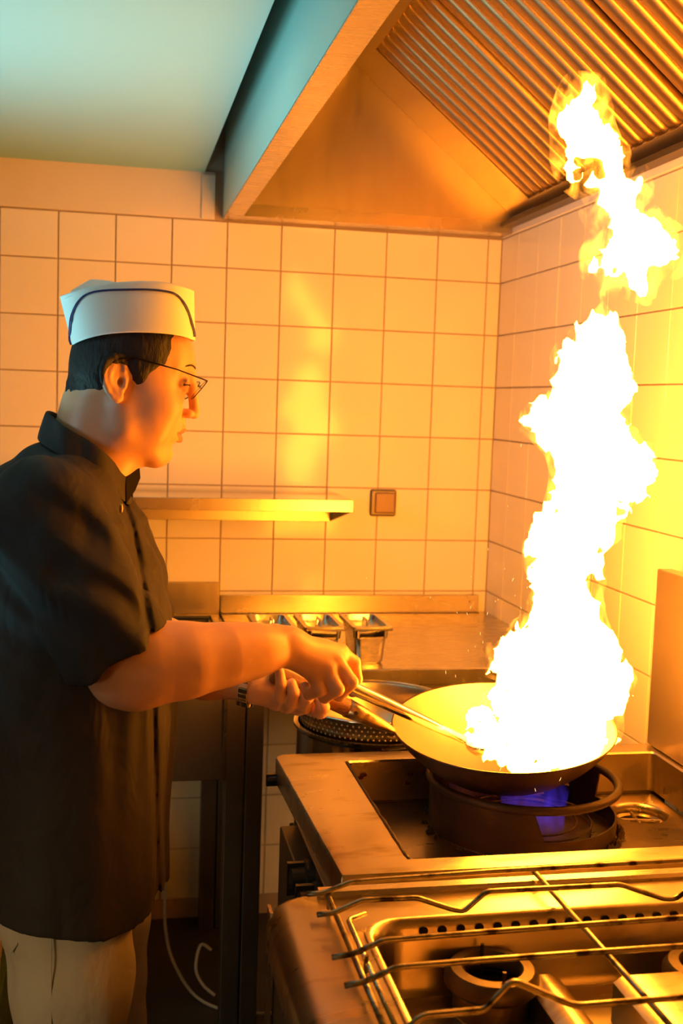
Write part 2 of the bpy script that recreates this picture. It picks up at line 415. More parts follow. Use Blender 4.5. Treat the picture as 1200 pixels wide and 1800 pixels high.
# ================================================================== BENCH AND SINK UNIT
be = thing('work_bench', 'stainless steel work bench in the corner below the wall socket', 'bench', (.7, 2.8, 0))
def HBn(o): return local(be, o)
k = MB(); k.prism([(2.442, .863), (2.442, .897), (2.445, .9), (3.142, .9), (3.142, .896), (2.449, .896), (2.446, .893), (2.446, .863)], 0, .303, XR-.002)
HBn(k.build('bench_top', steel, be))
k = MB(); k.box((.303, 3.127, .90), (XR-.028, 3.137, .951)); k.box((.303, 3.115, .9), (XR-.028, 3.127, .903)); HBn(k.build('upstand', steel, be, bevel=.002))
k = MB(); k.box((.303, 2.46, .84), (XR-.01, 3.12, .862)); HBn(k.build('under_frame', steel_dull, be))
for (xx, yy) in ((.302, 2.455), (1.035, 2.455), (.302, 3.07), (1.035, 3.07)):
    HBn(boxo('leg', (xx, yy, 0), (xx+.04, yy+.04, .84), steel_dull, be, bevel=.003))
su = thing('sink_unit', 'stainless steel sink unit with a raised splashback behind the chef', 'sink', (-.2, 2.8, 0))
def HSu(o): return local(su, o)
k = MB()
k.box((-.75, 2.44, .893), (.297, 2.56, .898)); k.box((-.75, 3.06, .893), (.297, 3.12, .898)); k.box((.262, 2.56, .893), (.297, 3.06, .898)); k.box((-.75, 2.56, .893), (-.5, 3.06, .898))
k.box((-.75, 2.44, .86), (.297, 2.443, .893)); HSu(k.build('sink_deck', steel, su))
k = MB(); k.box((-.5, 2.56, .70), (.262, 3.06, .704)); k.box((-.5, 2.56, .70), (-.497, 3.06, .893)); k.box((.259, 2.56, .70), (.262, 3.06, .893)); k.box((-.5, 2.56, .70), (.262, 2.563, .893)); k.box((-.5, 3.057, .70), (.262, 3.06, .893))
HSu(k.build('sink_bowl', steel_dull, su))
k = MB(); k.tube([(.27, 2.56, .90), (.27, 3.06, .90), (-.5, 3.06, .90), (-.5, 2.56, .90)], .006, 8, closed=True); HSu(k.build('bowl_rim', black_m, su))
HSu(boxo('splashback', (-.75, 3.125, .893), (.299, 3.138, .988), steel_v, su, bevel=.002))
HSu(boxo('apron_panel', (-.75, 2.455, .648), (.256, 2.47, .858), steel_dull, su, bevel=.002))
HSu(boxo('apron_edge', (.250, 2.450, .648), (.256, 2.456, .858), steel, su))
for xx, yy in ((.256, 2.455), (.256, 3.07), (-.7, 2.455), (-.7, 3.07)):
    HSu(boxo('leg', (xx, yy, 0), (xx+.043, yy+.04, .86), steel_dull, su, bevel=.003))
HSu(boxo('lower_rail', (-.65, 3.08, .50), (.256, 3.10, .53), steel_dull, su))

# gastronorm pans with lids
lid_m = mat('lid_steel', (.62, .58, .52), .24, 1, bump=(25, .6))
def pan(x0, label):
    t = thing('food_pan', label, 'container', (x0+.05, 2.55, .9), 'lidded steel food pans on the bench')
    def L(o): return local(t, o)
    cx, cy = x0+.05, 2.556; zt = .988
    def rr(w_, d_, r, z, n=5):
        pts = []
        for sx, sy, a0 in ((1, 1, 0), (-1, 1, 90), (-1, -1, 180), (1, -1, 270)):
            for i in range(n+1):
                a = math.radians(a0+90*i/n); pts.append((cx+sx*(w_-r)+r*math.cos(a), cy+sy*(d_-r)+r*math.sin(a), z))
        return pts
    def loft(rings, name, m, cap0=True, cap1=True):
        k = MB(); n = len(rings[0]); vs = [p for r in rings for p in r]
        fs = [(i*n+j, i*n+(j+1) % n, (i+1)*n+(j+1) % n, (i+1)*n+j) for i in range(len(rings)-1) for j in range(n)]
        if cap0: fs.append(tuple(range(n))[::-1])
        if cap1: fs.append(tuple(range((len(rings)-1)*n, len(rings)*n)))
        k.add(vs, fs); return L(k.build(name, m, t, smooth='auto'))
    loft([rr(.030, .058, .014, .9005), rr(.033, .062, .014, .905), rr(.037, .068, .014, .958), rr(.041, .072, .014, .962), rr(.042, .074, .014, zt-.005)], 'pan_body', steel_pol, cap1=False)
    loft([rr(.048, .086, .006, zt-.005), rr(.0485, .0865, .006, zt-.004), rr(.0485, .0865, .006, zt), rr(.044, .080, .006, zt)], 'pan_rim', steel, cap0=False, cap1=False)
    loft([rr(.047, .084, .006, zt+.0005), rr(.047, .084, .006, zt+.003), rr(.037, .071, .012, zt+.0034), rr(.034, .068, .012, zt-.009), rr(.020, .046, .010, zt-.0115)], 'lid', lid_m, cap0=False)
    k = MB(); k.tube([(cx, cy-.018, zt-.011), (cx, cy-.018, zt+.006), (cx, cy+.018, zt+.006), (cx, cy+.018, zt-.011)], .0035, 8); L(k.build('lid_handle', steel_pol, t))
pan(.317, 'lidded steel food pan furthest left on the bench, partly hidden by the forearm')
pan(.428, 'middle one of three lidded steel food pans on the bench')
pan(.540, 'lidded steel food pan furthest right on the bench, standing fully in view')

# stockpot with colander behind the range
def rot_lathe(name, prof, c, m, parent, n=64):
    k = MB(); k.lathe(prof, c, n); return k.build(name, m, parent, smooth='auto')
st = thing('low_stand', 'dark low steel stand under the stockpot behind the stove', 'stand', (.54, 2.2, 0))
local(st, boxo('stand_top', (.39, 2.06, .56), (.69, 2.36, .58), steel_dull, st, bevel=.003))
for xx in (.40, .66):
    for yy in (2.07, 2.33): local(st, boxo('leg', (xx, yy, 0), (xx+.02, yy+.02, .56), steel_dull, st))
pot = thing('stockpot', 'wide polished steel stockpot standing between stove and bench', 'pot', (.535, 2.21, .58))
R_ = .158
PZ = .848
local(pot, rot_lathe('pot_body', [(0, .582), (R_-.01, .582), (R_, .592), (R_, PZ-.012), (R_+.007, PZ-.005), (R_+.007, PZ), (R_-.002, PZ), (R_-.002, .595), (0, .59)], (.535, 2.21, 0), steel_pol, pot))
for a in (math.radians(100), math.radians(280)):
    k = MB(); c = (.535+R_*math.cos(a), 2.21+R_*math.sin(a))
    d = np.array([math.cos(a), math.sin(a)]); e = np.array([-d[1], d[0]])
    k.tube([(*(np.array(c)+e*.04), .75), (*(np.array(c)+e*.04+d*.03), .755), (*(np.array(c)-e*.04+d*.03), .755), (*(np.array(c)-e*.04), .75)], .005, 8)
    local(pot, k.build('side_handle', steel, pot, smooth=True))
col = thing('colander', 'perforated steel colander hanging in the stockpot mouth', 'colander', (.535, 2.21, .848))
k = MB(); rc = .156
prof = [(rc+.010, .888), (rc+.011, .891), (rc+.003, .892), (rc-.001, .887), (rc-.004, .865), (rc-.008, .848), (rc-.025, .81), (rc-.07, .785), (0, .78)]
k.lathe(prof, (.535, 2.21, 0), 64); local(col, k.build('bowl', steel_v, col, smooth=True, solid=.0012))
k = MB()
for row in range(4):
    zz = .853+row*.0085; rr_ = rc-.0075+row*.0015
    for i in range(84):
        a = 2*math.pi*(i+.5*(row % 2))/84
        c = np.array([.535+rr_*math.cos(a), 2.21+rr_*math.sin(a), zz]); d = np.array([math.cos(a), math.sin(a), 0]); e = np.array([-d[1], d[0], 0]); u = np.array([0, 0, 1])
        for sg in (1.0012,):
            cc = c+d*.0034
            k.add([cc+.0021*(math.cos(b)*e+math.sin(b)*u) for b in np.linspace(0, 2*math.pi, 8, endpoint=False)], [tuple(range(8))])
pf = local(col, k.build('perforations', mat('painted_hole_light', (.85, .75, .55), .6), col, weld=False)); pf['kind'] = 'stuff'  # cream discs: light showing through the holes is put into the colour
k = MB(); k.tube([(.535+(rc+.010)*math.cos(a), 2.21+(rc+.010)*math.sin(a), .890) for a in np.linspace(0, 2*math.pi, 64, endpoint=False)], .0035, 8, closed=True)
local(col, k.build('rolled_rim', steel_pol, col, smooth=True))

# ================================================================== WOK RANGE
ra = thing('wok_range', 'stainless steel wok range with a sunken well and stained rim against the right wall', 'stove', (.65, 1.68, 0))
def HR(o): return local(ra, o)
RX0, RX1, RY0, RY1, RZ = .293, 1.083, 1.432, 1.962, .865
BX0, BX1, BY0, BY1, BZ = .414, 1.008, 1.475, 1.907, .785
k = MB()
def rq(k, x0, x1, y0, y1): k.add([(x0, y0, RZ), (x1, y0, RZ), (x1, y1, RZ), (x0, y1, RZ)], [(0, 1, 2, 3)])
# top sheet as ring with rounded outer corner and turned-down edges
outer = []; r = .02
for cx, cy, a0 in ((RX1-.003, RY1-.003, 0), (RX0+r, RY1-r, 90), (RX0+r, RY0+.003, 180), (RX1-.003, RY0+.003, 270)):
    q = r if cx < .5 and cy > 1.6 else .003
    for i in range(6):
        a = math.radians(a0+18*i); outer.append((cx+q*math.cos(a), cy+q*math.sin(a)))
def inner_ring(off=0, rad=.012):
    o = []
    for cx, cy, a0 in ((BX1-rad, BY1-rad, 0), (BX0+rad, BY1-rad, 90), (BX0+rad, BY0+rad, 180), (BX1-rad, BY0+rad, 270)):
        for i in range(6):
            a = math.radians(a0+18*i); o.append((cx+(rad-off)*math.cos(a), cy+(rad-off)*math.sin(a)))
    return o
def grow(ring, d):
    c = np.array([(RX0+RX1)/2, (RY0+RY1)/2]); out = []
    for i, p in enumerate(ring):
        s = np.sign(np.array(p)-c); out.append((p[0]-s[0]*d, p[1]-s[1]*d))
    return out
n = 24; rings = [[(x, y, RZ-.045) for x, y in outer], [(x, y, RZ-.005) for x, y in outer], [(x, y, RZ-.0012) for x, y in grow(outer, .002)], [(x, y, RZ) for x, y in grow(outer, .006)],
     [(x, y, RZ) for x, y in inner_ring(-.003)], [(x, y, RZ-.003) for x, y in inner_ring()], [(x, y, BZ+.006) for x, y in inner_ring()]]
def loftrings(rings, k):
    n = len(rings[0]); k.add([p for q in rings for p in q], [(i*n+j, i*n+(j+1) % n, (i+1)*n+(j+1) % n, (i+1)*n+j) for i in range(len(rings)-1) for j in range(n)])
loftrings(rings, k); HR(k.build('range_top', steel_worn, ra, smooth='auto'))
# well floor with drain opening
DC = (.938, 1.812); DR = .054
k = MB(); fr_ = inner_ring(); m_ = 48
# floor: ring of quads between drain circle and square ring (resampled)
def square_pt(a):
    dx, dy = math.cos(a), math.sin(a)
    tx = ((BX1-DC[0]) if dx > 0 else (BX0-DC[0]))/dx if abs(dx) > 1e-9 else 1e9
    ty = ((BY1-DC[1]) if dy > 0 else (BY0-DC[1]))/dy if abs(dy) > 1e-9 else 1e9
    t = min(abs(tx), abs(ty)); return (DC[0]+t*dx, DC[1]+t*dy, BZ)
angs = sorted(list(np.linspace(0, 2*math.pi, 64, endpoint=False))+[math.atan2(y-DC[1], x-DC[0]) % (2*math.pi) for x in (BX0, BX1) for y in (BY0, BY1)])
prof_d = [(0, BZ), (-.004, BZ-.002), (-.008, BZ-.010), (-.008, BZ-.018), (-.016, BZ-.020), (-.016, BZ-.05)]
rings = [[square_pt(a) for a in angs]]+[[(DC[0]+(DR+o)*math.cos(a), DC[1]+(DR+o)*math.sin(a), z) for a in angs] for o, z in prof_d]
loftrings(rings, k); HR(k.build('well_floor', steel_worn, ra, smooth='auto'))
k = MB(); k.box((DC[0]-.04, DC[1]-.05, BZ-.05), (DC[0]+.05, DC[1]+.05, BZ-.046)); HR(k.build('drain_cup', steel_dull, ra))
k = MB(); k.tube([(DC[0]-.038, DC[1]+.01, BZ-.016), (DC[0]+.038, DC[1]-.005, BZ-.016)], .003, 8); k.tube([(DC[0]-.01, DC[1]-.038, BZ-.016), (DC[0]+.004, DC[1]+.04, BZ-.016)], .003, 8); HR(k.build('drain_cross', steel, ra))
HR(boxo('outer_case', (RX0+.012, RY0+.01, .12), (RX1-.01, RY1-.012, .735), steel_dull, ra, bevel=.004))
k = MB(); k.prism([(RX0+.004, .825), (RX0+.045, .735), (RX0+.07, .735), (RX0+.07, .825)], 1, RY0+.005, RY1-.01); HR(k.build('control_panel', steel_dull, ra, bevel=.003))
for o_, (a, b) in {'well_wall': ((BX0-.012, BY1+.002, .735), (BX1+.03, BY1+.012, .855)), 'well_wall.': ((BX0-.02, BY0-.014, .735), (BX0-.008, BY1, .855))}.items():
    HR(boxo('well_wall', a, b, steel_dull, ra))
for xx in (RX0+.05, RX1-.09):
    for yy in (RY0+.05, RY1-.09): k = MB(); k.tube([(xx+.02, yy+.02, 0), (xx+.02, yy+.02, .12)], .02, 16); HR(k.build('leg', steel_dull, ra))
def knob(parent, p, r, m, name='control_knob'):
    k = MB(); x, y, z = p
    k.tube([(x, y, z), (x-.012, y, z), (x-.014, y, z)], [r, r, r*.9], 20)
    k.tube([(x-.012, y, z), (x-.034, y, z), (x-.038, y, z)], [r*.72, r*.66, r*.5], 20)
    k.box((x-.040, y-.004, z-r*.9), (x-.012, y+.004, z+r*.9))
    o = k.build(name, m, parent, smooth='auto'); return local(parent, o)
knob(ra, (RX0+.012, 1.61, .785), .028, black_m); knob(ra, (RX0+.012, 1.53, .785), .028, black_m)
knob(ra, (RX0+.022, 1.93, .828), .012, black_m, 'corner_knob')
# food scraps stuck on the well walls
k = MB()
for (px, py, s) in ((640, 1362, 1), (722, 1362, .8), (742, 1355, 1.1), (717, 1377, .9), (746, 1376, .6), (633, 1368, .8)):
    c = at(px, py, BY1-.0015); a0 = rnd.uniform(0, 6)
    vs = [(c[0]+.008*s*math.cos(a0+a)*rnd.uniform(.5, 1.3), c[1]-.001*(1 if i % 2 else .2), c[2]+.005*s*math.sin(a0+a)*rnd.uniform(.5, 1.3)) for i, a in enumerate(np.linspace(0, 6.28, 9, endpoint=False))]
    k.add(vs, [tuple(range(9))])
sp = HR(k.build('burnt_food_specks', mat('burnt_food', (.10, .015, .01), .5), ra, solid=.0015)); sp['kind'] = 'stuff'
k = MB(); pts = [(BX0+.001+rnd.uniform(-.0006, .0006), BY1-.004-i*.011, RZ-.001+rnd.uniform(-.0006, .0004)) for i in range(40)]
k.tube(pts, [.0018+rnd.uniform(0, .0016) for _ in pts], 7); HR(k.build('baked_grease_bead', iron, ra, smooth=True))
# tall splash panel
spn = thing('splash_panel', 'tall stainless steel splash panel standing at the wall side of the wok range', 'panel', (1.034, 1.68, .866))
k = MB(); k.prism([(1.40, .8665), (1.957, .8665), (1.957, 1.207), (1.40, 1.207)], 0, 1.018, 1.050); local(spn, k.build('panel_sheet', mat('smoked_panel_steel', (.62, .50, .36), .5, 1, bump=(6, .2, 3, .006), var=(7, .2)), spn, bevel=.003))

# wok ring
RC = np.array([.70, 1.78, BZ+.001]); RRg = .160
rg = thing('wok_ring', 'blackened iron wok ring with cut-out windows standing in the range well', 'ring', tuple(RC))
k = MB(); A = lambda d: math.radians(d)
k.lathe([(RRg, .0), (RRg, .030), (RRg-.003, .030), (RRg-.003, 0), (RRg, 0)], (0, 0, 0), 96)
rb_ = k.build('base_band', iron, rg, smooth='auto')
k = MB()
def wall_part(a0, a1, sk0=0, sk1=0):
    n = max(6, int(abs(a1-a0)/4)); vs = []
    for i in range(n+1):
        for z, rr in ((.028, RRg), (.078, RRg), (.078, RRg-.003), (.028, RRg-.003)):
            t = (z-.028)/.05
            a = A(a0+(a1-a0)*i/n+(sk0*(1-i/n)+sk1*i/n)*t); vs.append((rr*math.cos(a), rr*math.sin(a), z))
    fs = [(i*4+j, i*4+(j+1) % 4, (i+1)*4+(j+1) % 4, (i+1)*4+j) for i in range(n) for j in range(4)]
    k.add(vs, fs+[(0, 1, 2, 3), (n*4+3, n*4+2, n*4+1, n*4)])
wall_part(60, 263, 4, -7)       # big solid sheet, left and front
wall_part(14, 36, -3, 6)         # post at the far right
k.build('side_wall', iron, rg, smooth='auto')
k = MB(); k.tube([(RRg*math.cos(a), RRg*math.sin(a), .082) for a in np.linspace(0, 2*math.pi, 96, endpoint=False)], .0075, 12, closed=True); k.build('top_rim', iron, rg, smooth=True)
k = MB()
for rr in (.11, .085): k.tube([(rr*math.cos(a)+.01, rr*math.sin(a), .012) for a in np.linspace(0, 2*math.pi, 64, endpoint=False)], .002, 6, closed=True)
k.lathe([(.12, .002), (.0, .002)], (0, 0, 0), 48); k.build('burner_plate', iron, rg, smooth='auto')
k = MB()
for i in range(170):   # crust of burnt grease around the foot
    a = rnd.gauss(A(-20), .35) if i < 110 else rnd.uniform(0, 6.28); rr = RRg+rnd.uniform(.001, .012)
    s = rnd.uniform(.002, .006); c = (rr*math.cos(a), rr*math.sin(a), 0)
    k.add([(c[0]-s, c[1]-s, 0), (c[0]+s, c[1]-s, 0), (c[0]+s*.6, c[1]+s, 0), (c[0]-s*.8, c[1]+s*.7, 0), (c[0]+rnd.uniform(-s, s)*.5, c[1], s*rnd.uniform(.6, 2))], [(0, 1, 4), (1, 2, 4), (2, 3, 4), (3, 0, 4), (3, 2, 1, 0)])
o = k.build('grease_crust', iron, rg); o['kind'] = 'stuff'
# burner flame under the wok: faint blue glowing gas
gm = bpy.data.materials.new('blue_gas_flame'); gm.use_nodes = True; N = gm.node_tree.nodes; L = gm.node_tree.links; N.clear()
out = N.new('ShaderNodeOutputMaterial'); em = N.new('ShaderNodeEmission'); em.inputs[0].default_value = (.10, .05, 1, 1)
tc = N.new('ShaderNodeTexCoord'); mp = N.new('ShaderNodeMapping'); mp.inputs['Scale'].default_value = (1, 1, .25)
nn = N.new('ShaderNodeTexNoise'); nn.inputs['Scale'].default_value = 60; mr = N.new('ShaderNodeMapRange'); mr.inputs['From Min'].default_value = .42; mr.inputs['From Max'].default_value = .7; mr.inputs['To Max'].default_value = 5
L.new(tc.outputs['Object'], mp.inputs[0]); L.new(mp.outputs[0], nn.inputs['Vector']); L.new(nn.outputs['Fac'], mr.inputs['Value']); L.new(mr.outputs[0], em.inputs[1]); L.new(em.outputs[0], out.inputs['Volume'])
k = MB(); k.lathe([(0, 0), (.055, 0), (.055, .03), (.06, .065), (0, .075)], (0, 0, 0), 24)
gf = k.build('burner_flame', gm, None, smooth=True); gf.location = (.715, 1.765, BZ+.006); tag(gf, 'blue gas flame burning inside the wok ring', 'flame')

# ================================================================== WOK
WC = np.array([.666, 1.80, .958]); tx, ty = -.061, -.122
nz_ = np.array([math.sin(tx), math.sin(ty), 1]); nz_ /= np.linalg.norm(nz_)
ux = np.cross([0, 1, 0], nz_); ux /= np.linalg.norm(ux); vy = np.cross(nz_, ux)
MW = Matrix(((ux[0], vy[0], nz_[0], WC[0]), (ux[1], vy[1], nz_[1], WC[1]), (ux[2], vy[2], nz_[2], WC[2]), (0, 0, 0, 1)))
wok = thing('wok', 'wide steel wok full of fire, tilted over the wok ring', 'wok', tuple(WC)); wok.matrix_world = MW
MWi = np.array(MW.inverted())
def tow(p): q = MWi@np.array([*p, 1]); return q[:3]
Rw, dp = .190, .105; Rs = (Rw**2+dp**2)/(2*dp)
def bowl_z(r): return -dp+Rs-math.sqrt(Rs**2-r**2)
k = MB(); pr = [(r, bowl_z(r)) for r in np.linspace(0, Rw, 22)]
k.lathe(pr, (0, 0, 0), 96); k.build('inner_surface', wok_in, wok, smooth=True)
k = MB(); pr = [(r+.0004, bowl_z(r)-.003) for r in np.linspace(0, Rw, 22)]; pr += [(Rw+.003, 0.000), (Rw+.002, .0018), (Rw, .0012)]
k.lathe(pr, (0, 0, 0), 96); k.build('outer_shell', wok_out, wok, smooth='auto')
# handle: socket (steel) and wooden grip
h_end = at(692, 1284, 1.80); h_mid = at(610, 1244, 1.79); h_butt = at(478, 1184, 1.785)
k = MB(); d_ = h_mid-h_end
pts = [h_end-d_*.02, h_end+d_*.10, h_end+d_*.35, h_end+d_*.7, h_end+d_*1.0]
k.tube([tow(p) for p in pts], [.004, .007, .011, .0145, .0165], 16)
k.build('handle_socket', mat('socket_steel', (.50, .36, .2), .32, 1, bump=(60, .3), stain=(30, (.1, .05, .02), .55, .7)), wok, smooth=True)
k = MB(); d_ = h_butt-h_mid; k.tube([tow(h_mid-d_*.02), tow(h_mid+d_*.03), tow(h_mid+d_*.5), tow(h_mid+d_*.96), tow(h_butt)], [.0155, .0150, .0142, .015, .011], 16)
k.build('wooden_grip', wood_m, wok, smooth=True)
k = MB(); c = h_mid+(h_end-h_mid)*.12+np.array([.002, -.0155, 0]); k.tube([tow(c), tow(c+(0, -.0025, 0))], [.0038, .003], 10); k.build('rivet', iron, wok)
k = MB()
for px, py in ((703, 1296), (711, 1308)):
    c = tow(at(px, py, 1.77)); rr = math.hypot(c[0], c[1]); a = math.atan2(c[1], c[0]); rr = min(rr, Rw-.006)
    k.tube([(rr*math.cos(a-.02), rr*math.sin(a-.02), bowl_z(rr)+.001), (rr*math.cos(a+.02), rr*math.sin(a+.02), bowl_z(rr)+.001)], .0022, 8)
k.build('handle_rivet', iron, wok)

# ladle
l0 = at(562, 1182, 1.662); l1 = at(628, 1213, 1.672); l2 = at(815, 1300, 1.765)
ld = thing('cooking_ladle', 'long bright steel ladle held in the chef\'s right hand, its end in the wok', 'ladle', tuple(l2))
k = MB(); k.tube([l0, l0+(l1-l0)*.1, l1, l1+(l2-l1)*.3, l1+(l2-l1)*.7, l2], [.008, .010, .0105, .0100, .0085, .0070], 16); local(ld, k.build('handle', steel_pol, ld, smooth=True))
lc = l2+np.array([.045, .015, -.012])
k = MB(); k.lathe([(.001+.036*math.sin(a), -.024*math.cos(a)) for a in np.linspace(0, math.pi/2, 8)]+[(.035*math.sin(a), .001-.0225*math.cos(a)) for a in np.linspace(math.pi/2, 0, 8)], tuple(lc), 32)
local(ld, k.build('bowl', steel_pol, ld, smooth=True))

# ================================================================== HOB
hb = thing('gas_hob', 'stainless steel gas hob with a sunken burner tray nearest the camera', 'stove', (.65, 1.08, 0))
def HH(o): return local(hb, o)
HX0, HX1, HY0, HY1, HZ = .200, 1.083, .62, 1.392, .86
TX0, TX1, TY0, TY1 = .315, 1.03, .70, 1.300; TZ = .765
def rrect(x0, x1, y0, y1, r, n=6):
    o = []
    for cx, cy, a0 in ((x1-r, y1-r, 0), (x0+r, y1-r, 90), (x0+r, y0+r, 180), (x1-r, y0+r, 270)):
        for i in range(n+1): a = math.radians(a0+90*i/n); o.append((cx+r*math.cos(a), cy+r*math.sin(a)))
    return o
k = MB()
rings = []
for d, z in ((.0, -.06), (0, -.030), (.003, -.019), (.009, -.009), (.018, -.003), (.028, 0)):
    rings.append([(x, y, HZ+z) for x, y in rrect(HX0+d, HX1, HY0+d, HY1-d*.25, .03)])
for d, z in ((-.010, 0), (-.009, .0025), (-.004, .003), (0, 0), (.004, -.012), (.005, TZ-HZ+.01), (.012, TZ-HZ)):
    rings.append([(x, y, HZ+z) for x, y in rrect(TX0+d, TX1-d, TY0+d, TY1-d, .045)])
loftrings(rings, k); HH(k.build('hob_top', steel_worn, hb, smooth='auto'))
k = MB(); k.add([(x, y, TZ) for x, y in rrect(TX0+.012, TX1-.012, TY0+.012, TY1-.012, .045)], [tuple(range(28))]); HH(k.build('burner_tray', steel_worn, hb))
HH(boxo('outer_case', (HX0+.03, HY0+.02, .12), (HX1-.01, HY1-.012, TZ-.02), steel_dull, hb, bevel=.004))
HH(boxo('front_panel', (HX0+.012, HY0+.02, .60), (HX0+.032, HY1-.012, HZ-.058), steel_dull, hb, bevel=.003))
HH(boxo('panel_edge', (HX0+.004, HY1-.03, .66), (HX0+.008, HY1-.004, HZ-.01), steel, hb))
for xx in (HX0+.06, HX1-.09):
    for yy in (HY0+.05, HY1-.09): k = MB(); k.tube([(xx+.02, yy+.02, 0), (xx+.02, yy+.02, .12)], .02, 16); HH(k.build('leg', steel_dull, hb))
knob(hb, (HX0+.012, 1.13, .765), .022, pale_m)['label'] = 'pale green control knob'
# raised rear strip between the two stoves
k = MB(); k.prism([(1.372, HZ-.02), (1.372, HZ+.004), (1.376, HZ+.008), (1.392, HZ+.008), (1.396, HZ+.004), (1.396, HZ-.02)], 0, HX0+.07, HX1); HH(k.build('rear_strip', steel, hb, smooth='auto'))
# vent holes
for i in range(24):
    x = .388+i*.0243
    if x > 1.0: break
    k = MB(); c = np.array([x, TY1-.0049, HZ-.0125])
    k.add([c+(.0058*math.cos(b), 0, .0058*math.sin(b)) for b in np.linspace(0, 2*math.pi, 14, endpoint=False)]+[c+(.0058*math.cos(b), -.0008, .0058*math.sin(b)) for b in np.linspace(0, 2*math.pi, 14, endpoint=False)],
          [tuple(range(14)), tuple(range(14, 28))]+[(j, (j+1) % 14, 14+(j+1) % 14, 14+j) for j in range(14)])
    o = k.build('vent_hole', cavity, hb); HH(recenter(o, c))
# burners
def burner(cx, cy, r, lab):
    t = thing('hob_burner', lab, 'burner', (cx, cy, TZ), 'ring burners in the hob tray')
    k = MB(); k.lathe([(r*.8, 0), (r*.8, .025), (r*.62, .04)], (0, 0, .001), 40); k.build('burner_body', burner_m, t, smooth='auto')
    k = MB(); k.lathe([(r*.60, .038), (r*.60, .052), (r*.66, .058), (r*.88, .057), (r, .048), (r, .038), (r*.9, .032), (r*.60, .034)], (0, 0, 0), 48); k.build('burner_ring', burner_m, t, smooth='auto')
    k = MB(); k.lathe([(0, .012), (r*.5, .012), (r*.5, .03)], (0, 0, 0), 32); k.build('burner_centre', iron, t, smooth='auto')
    for a in (1.6, -1.5):
        k = MB(); k.tube([(r*.62*math.cos(a), r*.62*math.sin(a), .03), (r*.62*math.cos(a), r*.62*math.sin(a), .068)], .0025, 8); k.build('ignition_pin', iron, t)
burner(.462, 1.245, .058, 'round gas burner at the left of the hob tray under the wire rack')
burner(.735, 1.215, .056, 'round gas burner at the right edge of the photo under the wire rack')
def boxthing(name, a, b, m, par, bev=.003): return HH(boxo(name, a, b, m, par, bevel=bev))
k = MB(); k.prism([(.505, TZ+.001), (.505, TZ+.035), (.52, TZ+.045), (.535, TZ+.045), (.55, TZ+.035), (.55, TZ+.001)], 1, 1.00, 1.24); HH(k.build('gas_pipe_cover', steel_worn, hb, smooth='auto'))
k = MB(); k.prism([(.600, TZ+.001), (.600, TZ+.05), (.612, TZ+.058), (.688, TZ+.058), (.70, TZ+.05), (.70, TZ+.001)], 1, .9, 1.20); HH(k.build('gas_pipe_cover', steel_worn, hb, smooth='auto'))

# wire rack; every rod keeps its own depth, heights follow its bends
rk = thing('wire_rack', 'bent wire pan rack lying over the gas hob', 'rack', (.6, 1.2, .87))
def plane_pt(px, py, z):
    r = FW+RT*(px-600)/FPX-UP*(py-900)/FPX; return CAM+r*((z-1.5)/r[2])
def smooth_poly(pts, rad=.006, n=3):
    out = [pts[0]]
    for i in range(1, len(pts)-1):
        a, b, c = pts[i-1], pts[i], pts[i+1]; d1 = a-b; d2 = c-b; l1, l2 = np.linalg.norm(d1), np.linalg.norm(d2)
        t = min(rad, l1*.4, l2*.4); p, q = b+d1/l1*t, b+d2/l2*t
        for j in range(n+1):
            s = j/n; out.append((1-s)**2*p+2*s*(1-s)*b+s*s*q)
    return out+[pts[-1]]
ZR = .885
rods = {'A': [(540, 1572), (568, 1570), (617, 1550), (860, 1532), (1200, 1512), (1330, 1503)],
        'B': [(557, 1608), (585, 1605), (637, 1582), (732, 1578), (793, 1598), (815, 1602), (855, 1567), (1090, 1555), (1167, 1580), (1187, 1580), (1232, 1546), (1330, 1540)],
        'C': [(583, 1683), (620, 1677), (673, 1653), (860, 1638), (1200, 1613), (1330, 1604)],
        'D': [(605, 1733), (642, 1725), (697, 1700), (860, 1687), (1200, 1663), (1330, 1654)],
        'E': [(655, 1830), (700, 1818), (743, 1785), (852, 1775), (897, 1727), (910, 1727), (1000, 1765), (1020, 1768), (1200, 1753), (1330, 1743)]}
rodY = {}
for nme, P in rods.items():
    Y0 = plane_pt(*P[0], ZR-.004)[1] if nme != 'E' else 1.005
    rodY[nme] = Y0; pts = [at(px, py, Y0+(0)) for px, py in P]
    k = MB(); k.tube(smooth_poly(pts), .0034, 10); local(rk, k.build('rack_rod', rack_m, rk, smooth=True))
for (a, b) in (((575, 1572), (700, 1860)), ((937, 1530), (1290, 1900))):
    A_ = plane_pt(*a, ZR-.009); B_ = plane_pt(*b, ZR-.009); B_[0] = A_[0]
    k = MB(); k.tube([A_, B_], .0036, 10); local(rk, k.build('side_rod', rack_m, rk, smooth=True))
A_ = plane_pt(607, 1617, HZ+.012); B_ = plane_pt(710, 1840, HZ+.012); B_[0] = A_[0]
k = MB(); k.tube(smooth_poly([A_+(.028, .014, 0), A_+(.003, 0, 0), B_+(.003, 0, 0)]), .0032, 10); local(rk, k.build('side_rod', steel, rk, smooth=True))
for px, nme in ((575, 'A'), (640, 'C')):   # small feet that carry the rack
    c = at(px, rods[nme][1][1], rodY[nme]); k = MB(); k.tube([(c[0]+.002, rodY[nme]-.003, HZ+.0015), (c[0]+.002, rodY[nme]-.003, c[2])], .003, 8); local(rk, k.build('rack_foot', rack_m, rk))

